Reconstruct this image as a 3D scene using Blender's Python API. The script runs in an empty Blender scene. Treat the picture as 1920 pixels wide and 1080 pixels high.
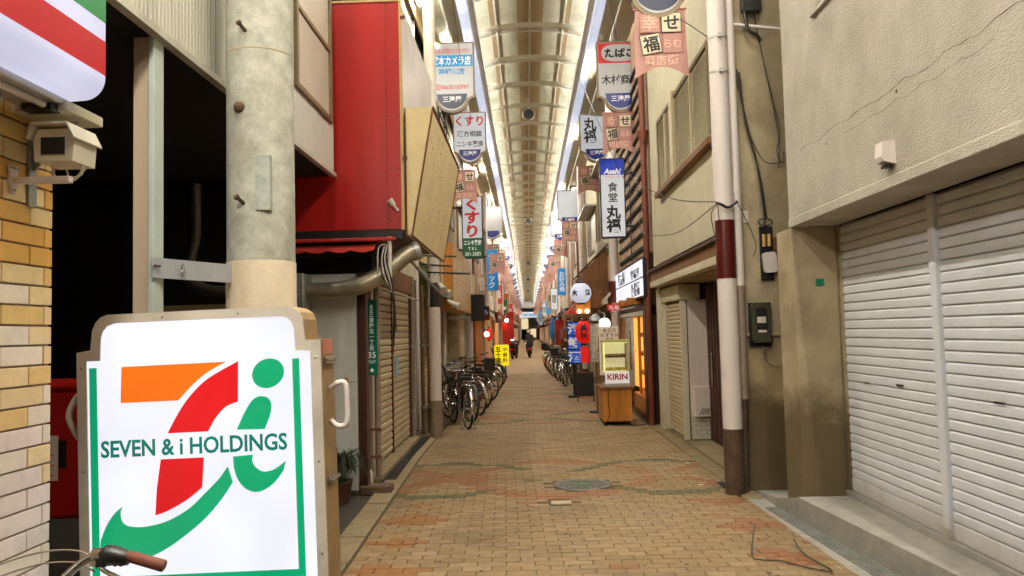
import bpy, math, random
from mathutils import Matrix, Vector
R = math.radians
rnd = random.Random(7)
scene = bpy.context.scene
COL = scene.collection

# ------------------------------------------------------------------ camera
cam_d = bpy.data.cameras.new('camera'); cam = bpy.data.objects.new('camera', cam_d); COL.objects.link(cam)
cam_d.sensor_width = 36.0; cam_d.lens = 27.19; cam_d.clip_start = 0.05; cam_d.clip_end = 600
cam.matrix_world = Matrix.Translation((0, 0, 1.6)) @ Matrix.Rotation(R(1.104), 4, 'Z') @ Matrix.Rotation(R(93.2646), 4, 'X') @ Matrix.Rotation(R(-1.4), 4, 'Z')
scene.camera = cam
# ------------------------------------------------------------------ night sky, exposure
world = bpy.data.worlds.new('World'); scene.world = world; world.use_nodes = True
bg = world.node_tree.nodes['Background']
bg.inputs['Color'].default_value = (0.010, 0.012, 0.018, 1); bg.inputs['Strength'].default_value = 0.3
vs = scene.view_settings
vs.view_transform = 'Standard'; vs.look = 'None'; vs.gamma = 1.0; vs.use_curve_mapping = False; vs.exposure = 0.0
scene.render.engine = 'CYCLES'
cy = scene.cycles
cy.use_denoising = True; cy.max_bounces = 7; cy.diffuse_bounces = 4; cy.glossy_bounces = 3; cy.transmission_bounces = 4
cy.sample_clamp_indirect = 4.0; cy.caustics_reflective = False; cy.caustics_refractive = False
TUBE = 560.0          # radiance of the arcade's fluorescent tubes

# ------------------------------------------------------------------ materials
def lin(c):
    out = []
    for v in c:
        v /= 255.0
        out.append(v / 12.92 if v <= 0.04045 else ((v + 0.055) / 1.055) ** 2.4)
    return tuple(out)
MATS = {}
def mat(name, rgb, rough=0.6, metal=0.0, var=0.18, scale=6.0, bump=0.0, bscale=60.0, bstretch=None, dirt=0.0, dirt_rgb=(60, 48, 36), dscale=1.6, emit=None, es=0.0, spec=0.5, streak=False, objvar=0.0, trans=0.0, wave=None, dado=None):
    if name in MATS: return MATS[name]
    m = bpy.data.materials.new(name); m.use_nodes = True
    nt = m.node_tree; N = nt.nodes; L = nt.links
    p = N['Principled BSDF']
    p.inputs['Roughness'].default_value = rough; p.inputs['Metallic'].default_value = metal
    p.inputs['Specular IOR Level'].default_value = spec
    c = lin(rgb)
    geo = N.new('ShaderNodeNewGeometry')
    vec = geo.outputs['Position']
    mp = N.new('ShaderNodeMapping'); L.new(vec, mp.inputs['Vector'])
    if streak: mp.inputs['Scale'].default_value = (1, 1, 0.12)
    n1 = N.new('ShaderNodeTexNoise'); n1.inputs['Scale'].default_value = scale; n1.inputs['Detail'].default_value = 6; n1.inputs['Roughness'].default_value = 0.65
    L.new(mp.outputs[0], n1.inputs['Vector'])
    ramp = N.new('ShaderNodeMapRange'); ramp.inputs['From Min'].default_value = 0.3; ramp.inputs['From Max'].default_value = 0.7
    ramp.inputs['To Min'].default_value = 1 - var; ramp.inputs['To Max'].default_value = 1 + var * 0.5
    L.new(n1.outputs['Fac'], ramp.inputs['Value'])
    mul = N.new('ShaderNodeMix'); mul.data_type = 'RGBA'; mul.blend_type = 'MULTIPLY'; mul.inputs[0].default_value = 1
    mul.inputs[6].default_value = (*c, 1)
    cb = N.new('ShaderNodeCombineColor')
    for i in range(3): L.new(ramp.outputs[0], cb.inputs[i])
    L.new(cb.outputs[0], mul.inputs[7])
    out = mul.outputs[2]
    if wave:      # wood / grain lines along an axis
        w = N.new('ShaderNodeTexNoise'); wm = N.new('ShaderNodeMapping'); wm.inputs['Scale'].default_value = wave
        L.new(vec, wm.inputs['Vector']); L.new(wm.outputs[0], w.inputs['Vector']); w.inputs['Scale'].default_value = 1; w.inputs['Detail'].default_value = 5
        mr = N.new('ShaderNodeMapRange'); mr.inputs['From Min'].default_value = .35; mr.inputs['From Max'].default_value = .65; mr.inputs['To Min'].default_value = .72; mr.inputs['To Max'].default_value = 1.08
        L.new(w.outputs['Fac'], mr.inputs['Value']); cc = N.new('ShaderNodeCombineColor')
        for i in range(3): L.new(mr.outputs[0], cc.inputs[i])
        mx = N.new('ShaderNodeMix'); mx.data_type = 'RGBA'; mx.blend_type = 'MULTIPLY'; mx.inputs[0].default_value = 1
        L.new(out, mx.inputs[6]); L.new(cc.outputs[0], mx.inputs[7]); out = mx.outputs[2]
    if dirt > 0:
        n2 = N.new('ShaderNodeTexNoise'); n2.inputs['Scale'].default_value = dscale; n2.inputs['Detail'].default_value = 8; n2.inputs['Roughness'].default_value = 0.7
        L.new(mp.outputs[0], n2.inputs['Vector'])
        r2 = N.new('ShaderNodeMapRange'); r2.inputs['From Min'].default_value = 0.48; r2.inputs['From Max'].default_value = 0.74
        r2.inputs['To Max'].default_value = dirt
        L.new(n2.outputs['Fac'], r2.inputs['Value'])
        md = N.new('ShaderNodeMix'); md.data_type = 'RGBA'; md.inputs[7].default_value = (*lin(dirt_rgb), 1)
        L.new(r2.outputs[0], md.inputs[0]); L.new(out, md.inputs[6]); out = md.outputs[2]
    if dado:      # irregular water stain rising from the ground
        z0, rgb2, amp = dado
        sx = N.new('ShaderNodeSeparateXYZ'); L.new(vec, sx.inputs[0])
        nd = N.new('ShaderNodeTexNoise'); nd.inputs['Scale'].default_value = 1.7; nd.inputs['Detail'].default_value = 7; nd.inputs['Roughness'].default_value = .62; L.new(vec, nd.inputs['Vector'])
        mm = N.new('ShaderNodeMath'); mm.operation = 'MULTIPLY_ADD'; mm.inputs[1].default_value = amp; L.new(nd.outputs['Fac'], mm.inputs[0]); L.new(sx.outputs['Z'], mm.inputs[2])
        rd = N.new('ShaderNodeMapRange'); rd.inputs['From Min'].default_value = z0 + amp * .5 - .16; rd.inputs['From Max'].default_value = z0 + amp * .5 + .10; rd.inputs['To Min'].default_value = .88; rd.inputs['To Max'].default_value = 0
        L.new(mm.outputs[0], rd.inputs['Value'])
        mdd = N.new('ShaderNodeMix'); mdd.data_type = 'RGBA'; mdd.inputs[7].default_value = (*lin(rgb2), 1); L.new(rd.outputs[0], mdd.inputs[0]); L.new(out, mdd.inputs[6]); out = mdd.outputs[2]
    if objvar > 0:
        oi = N.new('ShaderNodeObjectInfo'); hs = N.new('ShaderNodeHueSaturation')
        r3 = N.new('ShaderNodeMapRange'); r3.inputs['To Min'].default_value = 1 - objvar; r3.inputs['To Max'].default_value = 1 + objvar
        L.new(oi.outputs['Random'], r3.inputs['Value']); L.new(r3.outputs[0], hs.inputs['Value']); L.new(out, hs.inputs['Color']); out = hs.outputs[0]
    L.new(out, p.inputs['Base Color'])
    if bump > 0:
        nb = N.new('ShaderNodeTexNoise'); nb.inputs['Scale'].default_value = bscale; nb.inputs['Detail'].default_value = 4
        L.new(vec, nb.inputs['Vector'])
        if bstretch:
            bm_ = N.new('ShaderNodeMapping'); bm_.inputs['Scale'].default_value = bstretch; L.new(vec, bm_.inputs['Vector']); L.new(bm_.outputs[0], nb.inputs['Vector'])
        b = N.new('ShaderNodeBump'); b.inputs['Strength'].default_value = bump; b.inputs['Distance'].default_value = 0.01
        L.new(nb.outputs['Fac'], b.inputs['Height']); L.new(b.outputs[0], p.inputs['Normal'])
    if emit is not None:
        p.inputs['Emission Color'].default_value = (*lin(emit), 1); p.inputs['Emission Strength'].default_value = es
        if 0 < es < 1.5:      # uneven tubes behind the acrylic
            ne = N.new('ShaderNodeTexNoise'); ne.inputs['Scale'].default_value = 2.6; ne.inputs['Detail'].default_value = 1; L.new(vec, ne.inputs['Vector'])
            re_ = N.new('ShaderNodeMapRange'); re_.inputs['From Min'].default_value = .3; re_.inputs['From Max'].default_value = .7; re_.inputs['To Min'].default_value = es * .88; re_.inputs['To Max'].default_value = es * 1.06
            L.new(ne.outputs['Fac'], re_.inputs['Value']); L.new(re_.outputs[0], p.inputs['Emission Strength'])
    if trans > 0: p.inputs['Transmission Weight'].default_value = trans
    MATS[name] = m
    return m

# paving
TAN = [mat('paver_tan_%d' % i, c, 0.75, var=0.22, scale=14, bump=0.25, bscale=140, dirt=0.6, dscale=1.1, dirt_rgb=(74, 58, 40), objvar=0.07)
       for i, c in enumerate([(150, 126, 92), (144, 119, 85), (156, 132, 99), (147, 121, 83), (151, 125, 90)])]
REDP = mat('paver_red', (144, 98, 66), 0.75, var=0.25, scale=14, bump=0.25, bscale=140, dirt=0.3, dscale=1.1)
GRNP = mat('paver_green', (92, 90, 54), 0.75, var=0.25, scale=14, bump=0.25, bscale=140, dirt=0.3, dscale=1.1)
WHTP = mat('paver_pale', (184, 168, 136), 0.75, var=0.2, scale=14, bump=0.25, bscale=140)
ORGP = mat('paver_orange', (146, 100, 56), 0.75, var=0.25, scale=14, bump=0.25, bscale=140, dirt=0.3, dscale=1.1)
JOINT = mat('joint_sand', (92, 75, 53), 0.95, var=0.3, scale=30)
CONC = mat('concrete_kerb', (152, 134, 102), 0.8, var=0.25, scale=9, bump=0.3, bscale=90, dirt=0.5)
CONC_G = mat('concrete_grey', (164, 160, 150), 0.8, var=0.2, scale=7, bump=0.25, bscale=80, dirt=0.4, dirt_rgb=(96, 90, 82))
ASPH = mat('asphalt', (70, 64, 56), 0.95, var=0.35, scale=30, bump=0.6, bscale=160)
# building skins
STUCCO = mat('stucco_beige', (190, 184, 168), 0.92, var=0.18, scale=3.0, bump=0.9, bscale=150, bstretch=(1, .3, 1), dirt=0.25, dscale=0.9, dirt_rgb=(128, 108, 78))
STUCCO_D = mat('stucco_stained', (180, 164, 132), 0.92, var=0.28, scale=2.4, bump=0.7, bscale=60, dirt=0.55, dscale=1.3, dirt_rgb=(84, 70, 48), dado=(.95, (92, 78, 50), 1.1))
CREAMW = mat('cream_wall', (214, 206, 178), 0.85, var=0.08, scale=2.0, bump=0.3, bscale=110, dirt=0.3, dscale=1.2, streak=False, dirt_rgb=(140, 118, 84))
WHITEW = mat('white_board', (206, 203, 192), 0.75, var=0.12, scale=4, dirt=0.25, dirt_rgb=(120, 108, 90), streak=True)
CORR = mat('corrugated_white', (196, 192, 174), 0.55, metal=0.1, var=0.2, scale=3, dirt=0.45, streak=True, dirt_rgb=(120, 108, 84))
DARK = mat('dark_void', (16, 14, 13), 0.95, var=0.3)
BLACK = mat('black_paint', (22, 20, 20), 0.5, var=0.3)
REDB = mat('red_enamel', (176, 20, 18), 0.42, var=0.22, scale=2.5, bump=.6, bscale=2.2, dirt=0.4, dscale=1.6, dirt_rgb=(112, 12, 12), streak=True)
REDD = mat('red_lacquer_dark', (92, 26, 20), 0.5, var=0.3, dirt=0.4)
REDC = mat('red_awning_cloth', (182, 42, 34), 0.85, var=0.3, scale=10, dirt=0.4)
GLAREW = mat('white_glare_panel', (232, 222, 216), 0.2, var=0.15, scale=2, bump=0.15, bscale=6)
CREAMS = mat('cream_sign_board', (226, 204, 152), 0.6, var=0.12, scale=3, dirt=0.22, dscale=5, dirt_rgb=(150, 116, 66))
RUSTY = mat('rusty_trim', (120, 76, 44), 0.8, var=0.4, scale=12)
SLATW = mat('shutter_white', (228, 231, 236), 0.45, metal=0.0, var=0.08, scale=3, dirt=0.2, dscale=1.4, dirt_rgb=(150, 140, 128), objvar=0.025, dado=(.38, (196, 186, 178), .5))
SLATB = mat('shutter_beige', (206, 188, 152), 0.5, var=0.14, scale=4, dirt=0.38, dscale=2.0, dirt_rgb=(118, 92, 62), objvar=0.04)
SLATY = mat('shutter_yellow', (196, 170, 60), 0.55, var=0.16, scale=4)
FRAMEM = mat('alu_frame', (196, 192, 184), 0.4, metal=0.5, var=0.12, scale=8, dirt=0.25)
ALUB = mat('bronze_frame', (128, 112, 84), 0.45, metal=0.4, var=0.2, scale=8)
GALV = mat('galvanised_steel', (172, 176, 174), 0.42, metal=0.65, var=0.25, scale=9, dirt=0.3, dscale=4)
DUCT = mat('flexible_duct', (178, 168, 146), 0.4, metal=0.75, var=0.3, scale=8, dirt=0.4, dscale=5)
STEELB = mat('steel_bracket', (178, 180, 184), 0.5, metal=0.3, var=0.2, scale=12, dirt=0.2, dscale=6)
POLEC = mat('utility_pole_concrete', (186, 184, 168), 0.85, var=0.34, scale=11, bump=0.35, bscale=120, dirt=0.62, dscale=4.5, dirt_rgb=(136, 126, 102))
POLEW = mat('pole_cream_wrap', (196, 178, 150), 0.6, var=0.2, scale=5, dirt=0.5, dscale=3, dirt_rgb=(140, 120, 94))
POSTB = mat('post_beige', (198, 176, 148), 0.6, var=0.14, scale=3, dirt=0.3, dscale=3, streak=True)
POSTL = mat('post_pale_flange', (190, 200, 190), 0.5, var=0.12, scale=5)
WHITEP = mat('white_pole_paint', (232, 220, 212), 0.4, var=0.08, scale=3, dirt=0.25, dscale=2.5, streak=True, dirt_rgb=(170, 140, 116))
BROWNP = mat('brown_band_paint', (84, 20, 16), 0.3, var=0.2, scale=5)
RUSTB = mat('rusted_base', (88, 66, 48), 0.8, var=0.5, scale=9, bump=0.6, bscale=50)
BROWNPIPE = mat('brown_drainpipe', (116, 58, 38), 0.5, var=0.2, scale=6)
GREYPIPE = mat('grey_conduit', (150, 132, 116), 0.5, var=0.2, scale=6, metal=0.2)
WOODO = mat('orange_wood', (196, 124, 48), 0.35, var=0.12, scale=3, wave=(14, 14, 1.2))
WOODG = mat('signbox_wood_face', (226, 182, 108), 0.25, var=0.15, scale=2, wave=(3, 3, 18))
WOODB = mat('dark_wood', (70, 34, 22), 0.55, var=0.3, scale=3, wave=(16, 16, 1.2))
WOODM = mat('mid_wood', (132, 88, 50), 0.6, var=0.3, scale=3, wave=(16, 16, 1.2))
PINKB = mat('pinkish_board', (196, 164, 138), 0.7, var=0.14, scale=3, dirt=0.3)
# arcade
ARCW = mat('arcade_white_steel', (248, 244, 232), 0.5, var=0.08, scale=4, dirt=0.2, dirt_rgb=(168, 140, 100))
ARCP = mat('arcade_roof_sheet', (226, 224, 202), 0.75, var=0.10, scale=2.2, dirt=0.25, dirt_rgb=(168, 150, 96), objvar=0.03)
ARCB = mat('arcade_brown_strip', (172, 148, 112), 0.6, var=0.15, scale=5)
ARCE = mat('eave_ceiling', (204, 196, 164), 0.7, var=0.08, scale=2, objvar=0.02)
ARCF = mat('eave_fascia', (196, 164, 108), 0.7, var=0.15, scale=3)
DIFF = mat('cool_diffuser', (214, 222, 240), 0.4, var=0.04, emit=(214, 226, 255), es=0.62, objvar=0.02)
TUBEM = mat('fluorescent_tube', (255, 255, 255), 0.4, var=0.0, emit=(255, 249, 234), es=TUBE)
VAULTFILL = mat('vault_fill_glow', (255, 255, 255), 0.4, var=0.0, emit=(255, 250, 238), es=64.0)  # glow of the added, unseen tubes that brighten the vault
# signs
def glow(name, rgb, es, rough=0.3, base=None, var=0.03):
    return mat(name, base or tuple(v * .72 for v in rgb), rough, var=var, emit=rgb, es=es)
LITW = glow('lit_acrylic_white', (243, 245, 255), 0.98, 0.25, base=(110, 112, 118))
LITG = glow('lit_acrylic_green', (6, 168, 114), 0.74, 0.25)
LITT = glow('lit_acrylic_teal', (0, 132, 118), 0.55, 0.25)
LITR = glow('lit_acrylic_red', (226, 18, 30), 0.72, 0.25)
LITO = glow('lit_acrylic_orange', (244, 112, 20), 0.80, 0.25)
FASW = glow('lit_fascia_white', (228, 228, 255), 0.74, 0.3, base=(120, 120, 130))
FASR = glow('lit_fascia_red', (208, 10, 30), 0.42, 0.3)
FASG = glow('lit_fascia_green', (0, 134, 62), 0.55, 0.3)
SIGNTAN = mat('sign_housing_tan', (216, 206, 190), 0.55, var=0.14, scale=6, dirt=0.3, dscale=4)
SIGNSIDE = mat('sign_side_tan', (172, 142, 98), 0.6, var=0.2, scale=6, dirt=0.4, dscale=5)
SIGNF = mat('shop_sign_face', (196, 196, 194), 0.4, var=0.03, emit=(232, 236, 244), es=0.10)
SIGNF2 = mat('shop_sign_face_lit', (186, 188, 192), 0.4, var=0.03, emit=(236, 240, 250), es=0.36)
SIGNH = mat('shop_sign_housing', (150, 132, 106), 0.45, var=0.2, scale=8)
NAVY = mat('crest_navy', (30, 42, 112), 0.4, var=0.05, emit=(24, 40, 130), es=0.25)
NAVYD = mat('crest_navy_dark', (32, 42, 74), 0.4, var=0.05)
INKB = mat('ink_black', (24, 22, 24), 0.5, var=0.05)
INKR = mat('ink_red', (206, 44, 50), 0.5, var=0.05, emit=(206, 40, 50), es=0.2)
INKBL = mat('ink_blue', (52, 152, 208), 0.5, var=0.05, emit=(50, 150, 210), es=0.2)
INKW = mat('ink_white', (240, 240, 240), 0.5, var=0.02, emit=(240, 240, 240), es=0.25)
INKPALE = mat('ink_pale_pink', (240, 196, 176), 0.6, var=0.02)
PINK = mat('banner_pink', (206, 156, 146), 0.8, var=0.12, scale=4, objvar=0.03)
PINKD = mat('banner_pink_square', (194, 130, 120), 0.8, var=0.1, scale=4)
BCREAM = mat('banner_cream', (240, 226, 196), 0.8, var=0.05)
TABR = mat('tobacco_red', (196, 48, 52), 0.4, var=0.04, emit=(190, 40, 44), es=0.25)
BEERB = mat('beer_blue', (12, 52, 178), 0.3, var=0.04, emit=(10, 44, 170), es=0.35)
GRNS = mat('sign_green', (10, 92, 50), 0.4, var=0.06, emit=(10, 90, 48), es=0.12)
ADDRG = mat('address_plate_green', (8, 120, 88), 0.35, var=0.06)
CLINB = mat('clinic_blue', (38, 132, 200), 0.35, var=0.04, emit=(30, 130, 205), es=0.4)
YEL = glow('lit_yellow', (250, 226, 20), 0.85)
SEAB = glow('lit_sea_blue', (20, 92, 196), 0.6)
ASSUMED_BOWL = glow('assumed_lamp_bowl', (255, 251, 240), 430.0)  # light of an assumed lamp that stays out of view
LANTW = glow('paper_lantern_white', (226, 228, 246), 0.62, 0.7)
LANTR = glow('paper_lantern_red', (226, 28, 24), 0.65, 0.7)
WARMWIN = glow('warm_window', (255, 178, 84), 1.3)
ENDW = glow('far_window', (255, 226, 176), 0.9)
WARM2 = glow('warm_interior', (240, 140, 50), 0.8)
BULB = glow('bare_bulb', (255, 222, 170), 14.0)
GLOBE = glow('white_globe', (255, 250, 240), 2.6)
CASEL = glow('case_light_strip', (226, 232, 140), 0.95)
CASEIN = mat('case_interior', (220, 214, 176), 0.5, var=0.2, emit=(236, 226, 170), es=0.50)
BEERF = glow('beer_panel_white', (236, 232, 226), 0.55)
KIRR = mat('beer_panel_red', (170, 22, 30), 0.4, var=0.02)
# bikes and metal bits
CHROME = mat('chrome', (206, 204, 200), 0.22, metal=1.0, var=0.12)
RUBBER = mat('tyre_rubber', (24, 22, 22), 0.8, var=0.2)
GRIPBR = mat('grip_brown', (118, 62, 42), 0.55, var=0.12, bump=0.4, bscale=400)
PLASTB = mat('black_plastic', (26, 24, 24), 0.4, var=0.2)
BIKEC = [mat('bike_paint_%d' % i, c, 0.35, metal=0.2, var=0.1) for i, c in enumerate([(26, 26, 30), (52, 54, 60), (120, 26, 28), (36, 40, 66), (92, 92, 96)])]
GLASS = mat('clear_glass', (255, 255, 255), 0.03, var=0.0, trans=1.0)
PANE = mat('window_pane_dark', (60, 58, 54), 0.15, var=0.2)
PANEF = mat('frosted_pane', (196, 190, 172), 0.4, var=0.12, scale=2)
LOUV = mat('louvre_blade', (206, 194, 160), 0.5, var=0.1)
GRATE = mat('grate_steel', (172, 174, 166), 0.5, metal=0.25, var=0.3)
CAMB = mat('camera_housing', (232, 224, 200), 0.45, var=0.1, scale=6)
METERB = mat('meter_dark', (62, 62, 48), 0.4, var=0.2)
LEAF = mat('dark_leaf', (34, 48, 24), 0.6, var=0.4, scale=20)
POT = mat('plant_pot', (92, 62, 44), 0.8, var=0.25)
TILEW = mat('white_wall_tile', (214, 206, 190), 0.3, var=0.06)
BLUET = mat('blue_tarp', (30, 110, 170), 0.7, var=0.2)
SKIN = mat('skin', (206, 152, 122), 0.6, var=0.05)
CLOTHD = mat('dark_jacket', (48, 44, 44), 0.9, var=0.2)
TAPE = mat('masking_tape', (206, 168, 110), 0.7, var=0.1)
BRK = [mat('wall_tile_%d' % i, c, 0.45, var=0.10, scale=10, dirt=0.15, dscale=14, objvar=0.05) for i, c in enumerate([(238, 202, 124), (228, 178, 88), (240, 214, 156), (246, 232, 206), (244, 226, 212)])]
MORTAR = mat('tile_mortar', (172, 150, 126), 0.9, var=0.2, scale=20)
HOLE = mat('manhole_iron', (138, 136, 126), 0.45, metal=0.5, var=0.6, scale=70, bump=0.6, bscale=90)
HOLEG = mat('manhole_green', (84, 104, 76), 0.6, var=0.4, scale=60)

# ------------------------------------------------------------------ mesh helpers
def smooth_pts(P, k=6):
    out = []
    for i in range(len(P) - 1):
        p0, p1, p2, p3 = (Vector(P[j]) for j in (max(i - 1, 0), i, i + 1, min(i + 2, len(P) - 1)))
        for j in range(k):
            t = j / k; out.append(.5 * ((2 * p1) + (p2 - p0) * t + (2 * p0 - 5 * p1 + 4 * p2 - p3) * t * t + (3 * p1 - p0 - 3 * p2 + p3) * t ** 3))
    out.append(Vector(P[-1])); return out
class MB:
    def __init__(s): s.v = []; s.f = []; s.m = []; s.s = []
    def add(s, vs, fs, mi=0, sm=False):
        o = len(s.v); s.v += [tuple(v) for v in vs]
        for f in fs: s.f.append(tuple(i + o for i in f)); s.m.append(mi); s.s.append(sm)
        return s
    def box(s, a, b, mi=0, ch=0.0):
        x0, y0, z0 = (min(a[i], b[i]) for i in range(3)); x1, y1, z1 = (max(a[i], b[i]) for i in range(3))
        if ch <= 0:
            vs = [(x0, y0, z0), (x1, y0, z0), (x1, y1, z0), (x0, y1, z0), (x0, y0, z1), (x1, y0, z1), (x1, y1, z1), (x0, y1, z1)]
            return s.add(vs, [(0, 3, 2, 1), (4, 5, 6, 7), (0, 1, 5, 4), (1, 2, 6, 5), (2, 3, 7, 6), (3, 0, 4, 7)], mi)
        c = min(ch, (x1 - x0) * .45, (y1 - y0) * .45, (z1 - z0) * .45)
        P = {}; vs = []
        for ix in (0, 1):
            for iy in (0, 1):
                for iz in (0, 1):
                    X = (x0, x1)[ix]; Y = (y0, y1)[iy]; Z = (z0, z1)[iz]
                    dx = c if ix == 0 else -c; dy = c if iy == 0 else -c; dz = c if iz == 0 else -c
                    for ax, v in (('x', (X, Y + dy, Z + dz)), ('y', (X + dx, Y, Z + dz)), ('z', (X + dx, Y + dy, Z))):
                        P[ix, iy, iz, ax] = len(vs); vs.append(v)
        fs = []
        cen = Vector(((x0 + x1) / 2, (y0 + y1) / 2, (z0 + z1) / 2))
        def q(*k):
            idx = [P[i] for i in k]; pts = [Vector(vs[i]) for i in idx]
            n = (pts[1] - pts[0]).cross(pts[2] - pts[0])
            if n.dot(sum(pts, Vector()) / len(pts) - cen) < 0: idx.reverse()
            fs.append(tuple(idx))
        for i in (0, 1):
            q((i, 0, 0, 'x'), (i, 1, 0, 'x'), (i, 1, 1, 'x'), (i, 0, 1, 'x'))
            q((0, i, 0, 'y'), (1, i, 0, 'y'), (1, i, 1, 'y'), (0, i, 1, 'y'))
            q((0, 0, i, 'z'), (1, 0, i, 'z'), (1, 1, i, 'z'), (0, 1, i, 'z'))
            for j in (0, 1):
                q((i, j, 0, 'x'), (i, j, 1, 'x'), (i, j, 1, 'y'), (i, j, 0, 'y'))
                q((i, 0, j, 'x'), (i, 1, j, 'x'), (i, 1, j, 'z'), (i, 0, j, 'z'))
                q((0, i, j, 'y'), (1, i, j, 'y'), (1, i, j, 'z'), (0, i, j, 'z'))
                for k in (0, 1): q((i, j, k, 'x'), (i, j, k, 'y'), (i, j, k, 'z'))
        return s.add(vs, fs, mi)
    def tube(s, pts, r, n=8, mi=0, cap=True, closed=False):
        pts = [Vector(p) for p in pts]; N = len(pts)
        rr = r if isinstance(r, (list, tuple)) else [r] * N
        vs = []; ref = None
        for i, p in enumerate(pts):
            if closed: t = pts[(i + 1) % N] - pts[i - 1]
            else: t = pts[min(i + 1, N - 1)] - pts[max(i - 1, 0)]
            t.normalize()
            if ref is None:
                ref = t.orthogonal().normalized()
            else:
                ref = ref - t * ref.dot(t)
                if ref.length < 1e-6: ref = t.orthogonal()
                ref.normalize()
            b = t.cross(ref)
            for k in range(n):
                a = 2 * math.pi * k / n
                vs.append(p + (ref * math.cos(a) + b * math.sin(a)) * rr[i])
        fs = []
        for i in range(N if closed else N - 1):
            j = (i + 1) % N
            for k in range(n):
                l = (k + 1) % n
                fs.append((i * n + k, i * n + l, j * n + l, j * n + k))
        s.add(vs, fs, mi, True)
        if cap and not closed:
            s.add(vs[:n], [tuple(reversed(range(n)))], mi); s.add(vs[-n:], [tuple(range(n))], mi)
        return s
    def lathe(s, prof, c=(0, 0, 0), n=16, mi=0, axis='z', sm=True):
        vs = []
        for r, h in prof:
            for k in range(n):
                a = 2 * math.pi * k / n; x, y = r * math.cos(a), r * math.sin(a)
                v = (x, y, h) if axis == 'z' else (h, x, y) if axis == 'x' else (y, h, x)
                vs.append((c[0] + v[0], c[1] + v[1], c[2] + v[2]))
        fs = [(i * n + k, i * n + (k + 1) % n, (i + 1) * n + (k + 1) % n, (i + 1) * n + k) for i in range(len(prof) - 1) for k in range(n)]
        s.add(vs, fs, mi, sm)
        if prof[0][0] > 1e-4: s.add(vs[:n], [tuple(reversed(range(n)))], mi)
        if prof[-1][0] > 1e-4: s.add(vs[-n:], [tuple(range(n))], mi)
        return s
    def prism(s, poly, d0, d1, axis='y', mi=0):
        """poly: 2D points; axis y -> (x,z); x -> (y,z); z -> (x,y)"""
        def P(p, d): return (p[0], d, p[1]) if axis == 'y' else (d, p[0], p[1]) if axis == 'x' else (p[0], p[1], d)
        n = len(poly); vs = [P(p, d0) for p in poly] + [P(p, d1) for p in poly]
        fs = [tuple(range(n)), tuple(range(2 * n - 1, n - 1, -1))] + [(i, n + i, n + (i + 1) % n, (i + 1) % n) for i in range(n)]
        return s.add(vs, fs, mi)
    def mesh(s, name, mats):
        me = bpy.data.meshes.new(name); me.from_pydata(s.v, [], s.f)
        for m in (mats if isinstance(mats, (list, tuple)) else [mats]): me.materials.append(m)
        me.polygons.foreach_set('material_index', s.m); me.polygons.foreach_set('use_smooth', s.s)
        me.update(); return me

def link(name, me, parent=None, loc=None, rot=None):
    o = bpy.data.objects.new(name, me); COL.objects.link(o)
    if parent is not None: o.parent = parent
    if loc is not None: o.location = loc
    if rot is not None: o.rotation_euler = rot
    return o
def fixn(me):
    import bmesh
    bm = bmesh.new(); bm.from_mesh(me); bmesh.ops.recalc_face_normals(bm, faces=bm.faces); bm.to_mesh(me); bm.free()
def part(name, mb, mats, parent=None, loc=None, rot=None, norm=True):
    me = mb.mesh(name, mats)
    if norm: fixn(me)
    return link(name, me, parent, loc, rot)
def tag(o, label=None, cat=None, group=None, kind=None):
    if label: o['label'] = label
    if cat: o['category'] = cat
    if group: o['group'] = group
    if kind: o['kind'] = kind
    return o
def thing(name, label, cat, loc=(0, 0, 0), rz=0.0, group=None):
    o = bpy.data.objects.new(name, None); COL.objects.link(o); o.location = loc; o.rotation_euler = (0, 0, rz); o.empty_display_size = .1
    return tag(o, label, cat, group)
def copy_tree(o, parent=None):
    c = o.copy(); COL.objects.link(c)
    if parent is not None: c.parent = parent
    for ch in list(o.children): copy_tree(ch, c)
    return c
def bx(name, a, b, m, parent=None, ch=0.0):
    return part(name, MB().box(a, b, 0, ch), m, parent, norm=False)
TXT = {}
def text(name, s, size, m, parent, loc, face='-y', w=None, bold=0.0, h=None, spacing=1.0, line=1.0, shear=0.0, tilt=0.0, ext=0.0015):
    key = (s, size, m.name, w, h, bold, spacing, line, shear)
    if key not in TXT:
        c = bpy.data.curves.new('lettering', 'FONT'); c.body = s; c.size = size; c.align_x = 'CENTER'; c.align_y = 'CENTER'
        c.offset = bold; c.extrude = ext; c.resolution_u = 3; c.space_character = spacing; c.space_line = line; c.shear = shear
        t = bpy.data.objects.new('lettering', c); COL.objects.link(t)
        me = bpy.data.meshes.new_from_object(t)
        bpy.data.objects.remove(t); bpy.data.curves.remove(c)
        if len(me.vertices):
            xs = [v.co.x for v in me.vertices]; ys = [v.co.y for v in me.vertices]
            cx, cy_ = (min(xs) + max(xs)) / 2, (min(ys) + max(ys)) / 2
            sx = w / (max(xs) - min(xs)) if w else 1.0
            sy = h / (max(ys) - min(ys)) if h else (sx if (w and sx < 1) else 1.0)
            for v in me.vertices: v.co = ((v.co.x - cx) * sx, (v.co.y - cy_) * sy, v.co.z)
        me.materials.clear(); me.materials.append(m); TXT[key] = me
    o = link(name, TXT[key], parent, loc)
    rz = {'-y': 0, '+x': R(90), '-x': R(-90), '+y': R(180)}[face]
    o.rotation_mode = 'XYZ'
    o.rotation_euler = (Matrix.Rotation(rz, 3, 'Z') @ Matrix.Rotation(R(90), 3, 'X') @ Matrix.Rotation(tilt, 3, 'Z')).to_euler()
    return o
def arc(cx, cz, r, a0, a1, n):
    return [(cx + r * math.cos(R(a0 + (a1 - a0) * i / n)), cz + r * math.sin(R(a0 + (a1 - a0) * i / n))) for i in range(n + 1)]
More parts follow.
